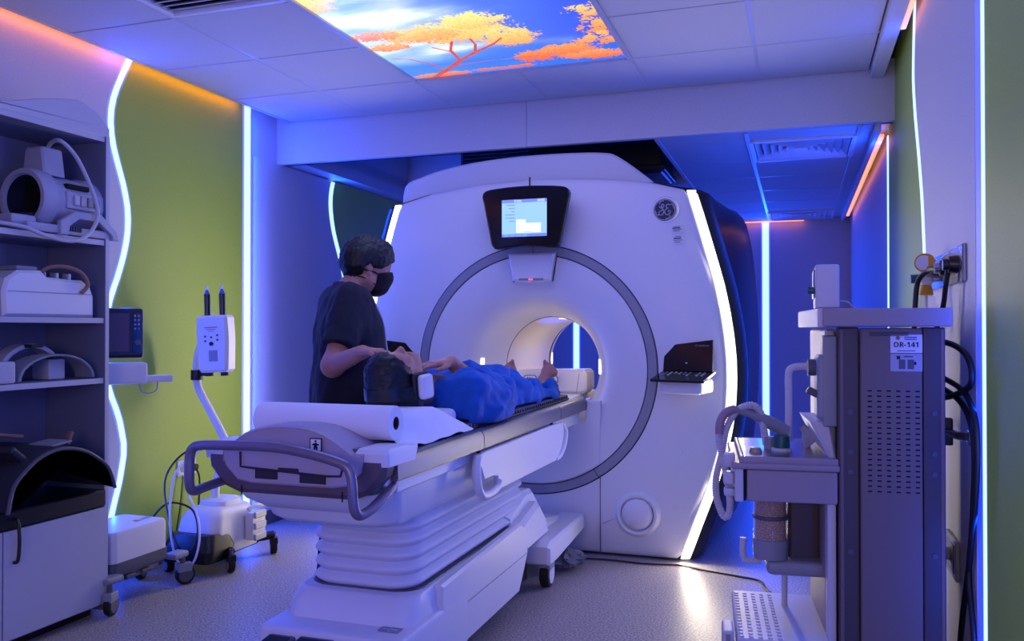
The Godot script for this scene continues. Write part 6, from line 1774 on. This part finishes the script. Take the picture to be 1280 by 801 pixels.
	obj("hose", ridged([Vector3(-0.105, 0.885, -0.02), Vector3(-0.112, 0.945, 0.0), Vector3(-0.122, 0.995, 0.0), Vector3(-0.150, 1.018, 0.01), Vector3(-0.195, 1.000, 0.03), Vector3(-0.228, 0.940, 0.04), Vector3(-0.243, 0.860, 0.04), Vector3(-0.262, 0.780, 0.03), Vector3(-0.262, 0.715, 0.03), Vector3(-0.240, 0.655, 0.04), Vector3(-0.222, 0.660, 0.05), Vector3(-0.216, 0.700, 0.05), Vector3(-0.224, 0.770, 0.05), Vector3(-0.240, 0.850, 0.05), Vector3(-0.252, 0.915, 0.05), Vector3(-0.246, 0.965, 0.05)], 0.0125, 0.0078, 12), M.machine_white, hs, 20)
	obj("swivel", mb().tube(smooth([Vector3(-0.250, 0.925, 0.05), Vector3(-0.246, 0.965, 0.05), Vector3(-0.228, 0.995, 0.045), Vector3(-0.200, 1.006, 0.035)], 5), 0.0145, 14), mat(Color(0.60, 0.50, 0.55), 0.4), hs)
	obj("elbow", mb().tube(smooth([Vector3(-0.205, 1.005, 0.035), Vector3(-0.17, 0.995, 0.02), Vector3(-0.12, 0.975, 0.0), Vector3(-0.075, 0.950, -0.02), Vector3(-0.040, 0.930, -0.03)], 5), [0.013, 0.013, 0.013, 0.012, 0.012, 0.012, 0.012, 0.012, 0.013, 0.014, 0.016, 0.019, 0.021, 0.022, 0.022, 0.022, 0.022, 0.022, 0.022, 0.022, 0.022], 14), M.grey, hs)
	var mk := obj("breathing_mask", mb().lathe([Vector2(0.012, 0.062), Vector2(0.014, 0.045), Vector2(0.030, 0.030), Vector2(0.042, 0.008), Vector2(0.044, 0.0), Vector2(0.036, 0.002)], Transform3D(Basis(Vector3(0, 0, 1), 0.75), Vector3(0.050, 0.900, -3.0)), 28, false), mat(Color(0.62, 0.60, 0.66), 0.4))
	tag(mk, "grey cone-shaped breathing mask lying on the worktop", "mask")
	# ---- wall: gas outlet rail, flow meter, hoses
	var gp := thing("gas_outlet_panel", "steel wall plate with black gas outlet knobs", "outlet panel", Vector3(WR - 0.02, 1.472, -3.24))
	obj("plate", mb().box(Vector3(-0.006, 0, 0), Vector3(0.012, 0.115, 0.76), 0.003), M.steel, gp)
	for k in 4:
		var z := 0.28 - k * 0.17
		obj("outlet", mb().cyl(Vector3(-0.010, 0, z), Vector3(-0.036, 0, z), 0.030, 22, 0.026), M.black if k < 2 else M.steel, gp)
		obj("collar", mb().cyl(Vector3(-0.034, 0, z), Vector3(-0.052, 0, z), 0.018, 18), M.steel if k > 0 else M.black, gp)
	obj("screw", mb().cyl(Vector3(-0.011, 0.0, 0.355), Vector3(-0.014, 0.0, 0.355), 0.007, 10), M.grey_dark, gp)
	var fm := thing("flow_meter", "yellow and white oxygen flow meter with green knob on the outlet plate", "flow meter", Vector3(0.43, 1.42, -3.34))
	obj("gauge", mb().cyl(Vector3(0.0, 0.085, 0.0), Vector3(-0.010, 0.085, 0.022), 0.034, 26, -1.0, 0.004), M.yellow, fm)
	obj("gauge_face", mb().cyl(Vector3(-0.010, 0.085, 0.022), Vector3(-0.0105, 0.085, 0.0235), 0.026, 24), M.label, fm)
	obj("valve_body", mb().box(Vector3(0.0, 0.03, 0.0), Vector3(0.035, 0.050, 0.06), 0.010, 2), M.label, fm)
	obj("stem", mb().cyl(Vector3(0.06, 0.03, 0.0), Vector3(0.0, 0.03, 0.0), 0.012, 14), M.steel, fm)
	obj("green_knob", mb().cyl(Vector3(-0.018, 0.03, 0.0), Vector3(-0.050, 0.028, 0.0), 0.016, 16), M.teal, fm)
	obj("yellow_cap", mb().cyl(Vector3(0.0, -0.030, 0.0), Vector3(0.0, 0.006, 0.0), 0.024, 20, 0.018, 0.004), M.yellow, fm)
	obj("bottle", mb().lathe([Vector2(0.0, -0.16), Vector2(0.034, -0.16), Vector2(0.040, -0.15), Vector2(0.040, -0.06), Vector2(0.030, -0.035), Vector2(0.020, -0.030)], Transform3D(), 26, false), M.clear, fm)
	obj("tube", mb().cyl(Vector3(0.0, -0.15, 0.0), Vector3(0.0, -0.03, 0.0), 0.006, 8), M.label, fm)
	var s := mat(Color(0.02, 0.02, 0.025), 0.5)
	for h in [
		[[Vector3(0.445, 1.47, -3.14), Vector3(0.43, 1.475, -3.24), Vector3(0.40, 1.44, -3.30), Vector3(0.39, 1.36, -3.30), Vector3(0.385, 1.25, -3.30)], 0.009, "black gas hose curving from the outlet plate down behind the machine"],
		[[Vector3(0.445, 1.46, -2.97), Vector3(0.44, 1.40, -2.985), Vector3(0.435, 1.33, -3.02), Vector3(0.41, 1.20, -3.10)], 0.008, "short black hose hanging straight from the second outlet"],
		[[Vector3(0.405, 1.235, -3.00), Vector3(0.445, 1.22, -2.86), Vector3(0.462, 1.185, -2.74), Vector3(0.465, 1.13, -2.70), Vector3(0.46, 1.095, -2.76), Vector3(0.43, 1.06, -2.90), Vector3(0.41, 1.055, -3.02)], 0.009, "thick black hose bowing out between machine and wall"],
		[[Vector3(0.405, 1.13, -3.05), Vector3(0.45, 1.095, -2.80), Vector3(0.463, 1.04, -2.68), Vector3(0.465, 0.95, -2.635), Vector3(0.465, 0.80, -2.66), Vector3(0.465, 0.62, -2.74), Vector3(0.465, 0.42, -2.86), Vector3(0.465, 0.20, -2.98), Vector3(0.44, 0.02, -3.05)], 0.0085, "long black cable falling along the wall and swinging behind the machine"],
		[[Vector3(0.405, 1.10, -3.05), Vector3(0.448, 1.06, -2.82), Vector3(0.461, 1.0, -2.70), Vector3(0.463, 0.90, -2.66), Vector3(0.466, 0.70, -2.72), Vector3(0.466, 0.55, -2.77), Vector3(0.466, 0.40, -2.70), Vector3(0.466, 0.20, -2.67), Vector3(0.466, 0.01, -2.65)], 0.0085, "long black cable falling straight down the wall to the floor"]]:
		tag(obj("gas_hose", mb().tube(smooth(h[0], 8), h[1], 10), s), h[2], "hose")
	var br := thing("wall_bracket", "steel wall bracket rod with black clamp beside the machine", "bracket", Vector3(WR - 0.02, 0.952, -2.80))
	obj("flange", mb().cyl(Vector3(0.0, 0, 0), Vector3(-0.010, 0, 0), 0.026, 20), M.steel, br)
	obj("rod", mb().tube([Vector3(-0.008, 0.0, 0.0), Vector3(-0.03, 0.0, -0.02), Vector3(-0.05, 0.0, -0.14), Vector3(-0.06, 0.0, -0.40)], 0.013, 14), M.steel, br)
	obj("clamp", mb().box(Vector3(-0.045, 0.0, -0.13), Vector3(0.03, 0.085, 0.03), 0.006, 2), M.black, br)
	obj("hook", mb().tube([Vector3(-0.04, 0.115, -0.06), Vector3(-0.05, 0.115, -0.35)], 0.009, 10), M.steel, br)
	var ws := thing("wall_socket", "grey socket with plug low on the wall behind the machine", "socket", Vector3(WR - 0.02, 0.53, -3.10))
	obj("plate", mb().box(Vector3(-0.006, 0, 0), Vector3(0.012, 0.13, 0.19), 0.004, 2), M.grey, ws)
	obj("insert", mb().box(Vector3(-0.013, 0, 0), Vector3(0.004, 0.09, 0.13), 0.001), M.grey_dark, ws)
	obj("plug", mb().cyl(Vector3(-0.014, 0, -0.02), Vector3(-0.055, 0, -0.02), 0.021, 16), M.label, ws)

func build_small() -> void:
	var fl := obj("floor_cable", mb().tube(smooth([Vector3(-0.62, 0.006, -4.60), Vector3(-0.45, 0.006, -4.54), Vector3(-0.30, 0.006, -4.49), Vector3(-0.19, 0.006, -4.44), Vector3(-0.15, 0.006, -4.30), Vector3(-0.05, 0.006, -4.1), Vector3(0.10, 0.006, -3.7)], 6), 0.005, 8), M.black)
	tag(fl, "thin black cable along the floor from the scanner's corner", "cable")
	var f2 := obj("floor_cable", mb().tube(smooth([Vector3(-1.25, 0.006, -4.55), Vector3(-1.0, 0.006, -4.58), Vector3(-0.80, 0.006, -4.57), Vector3(-0.62, 0.006, -4.60)], 6), 0.005, 8), mat(Color(0.2, 0.12, 0.1), 0.6))
	tag(f2, "dark brown cable lying under the scanner's front edge", "cable")
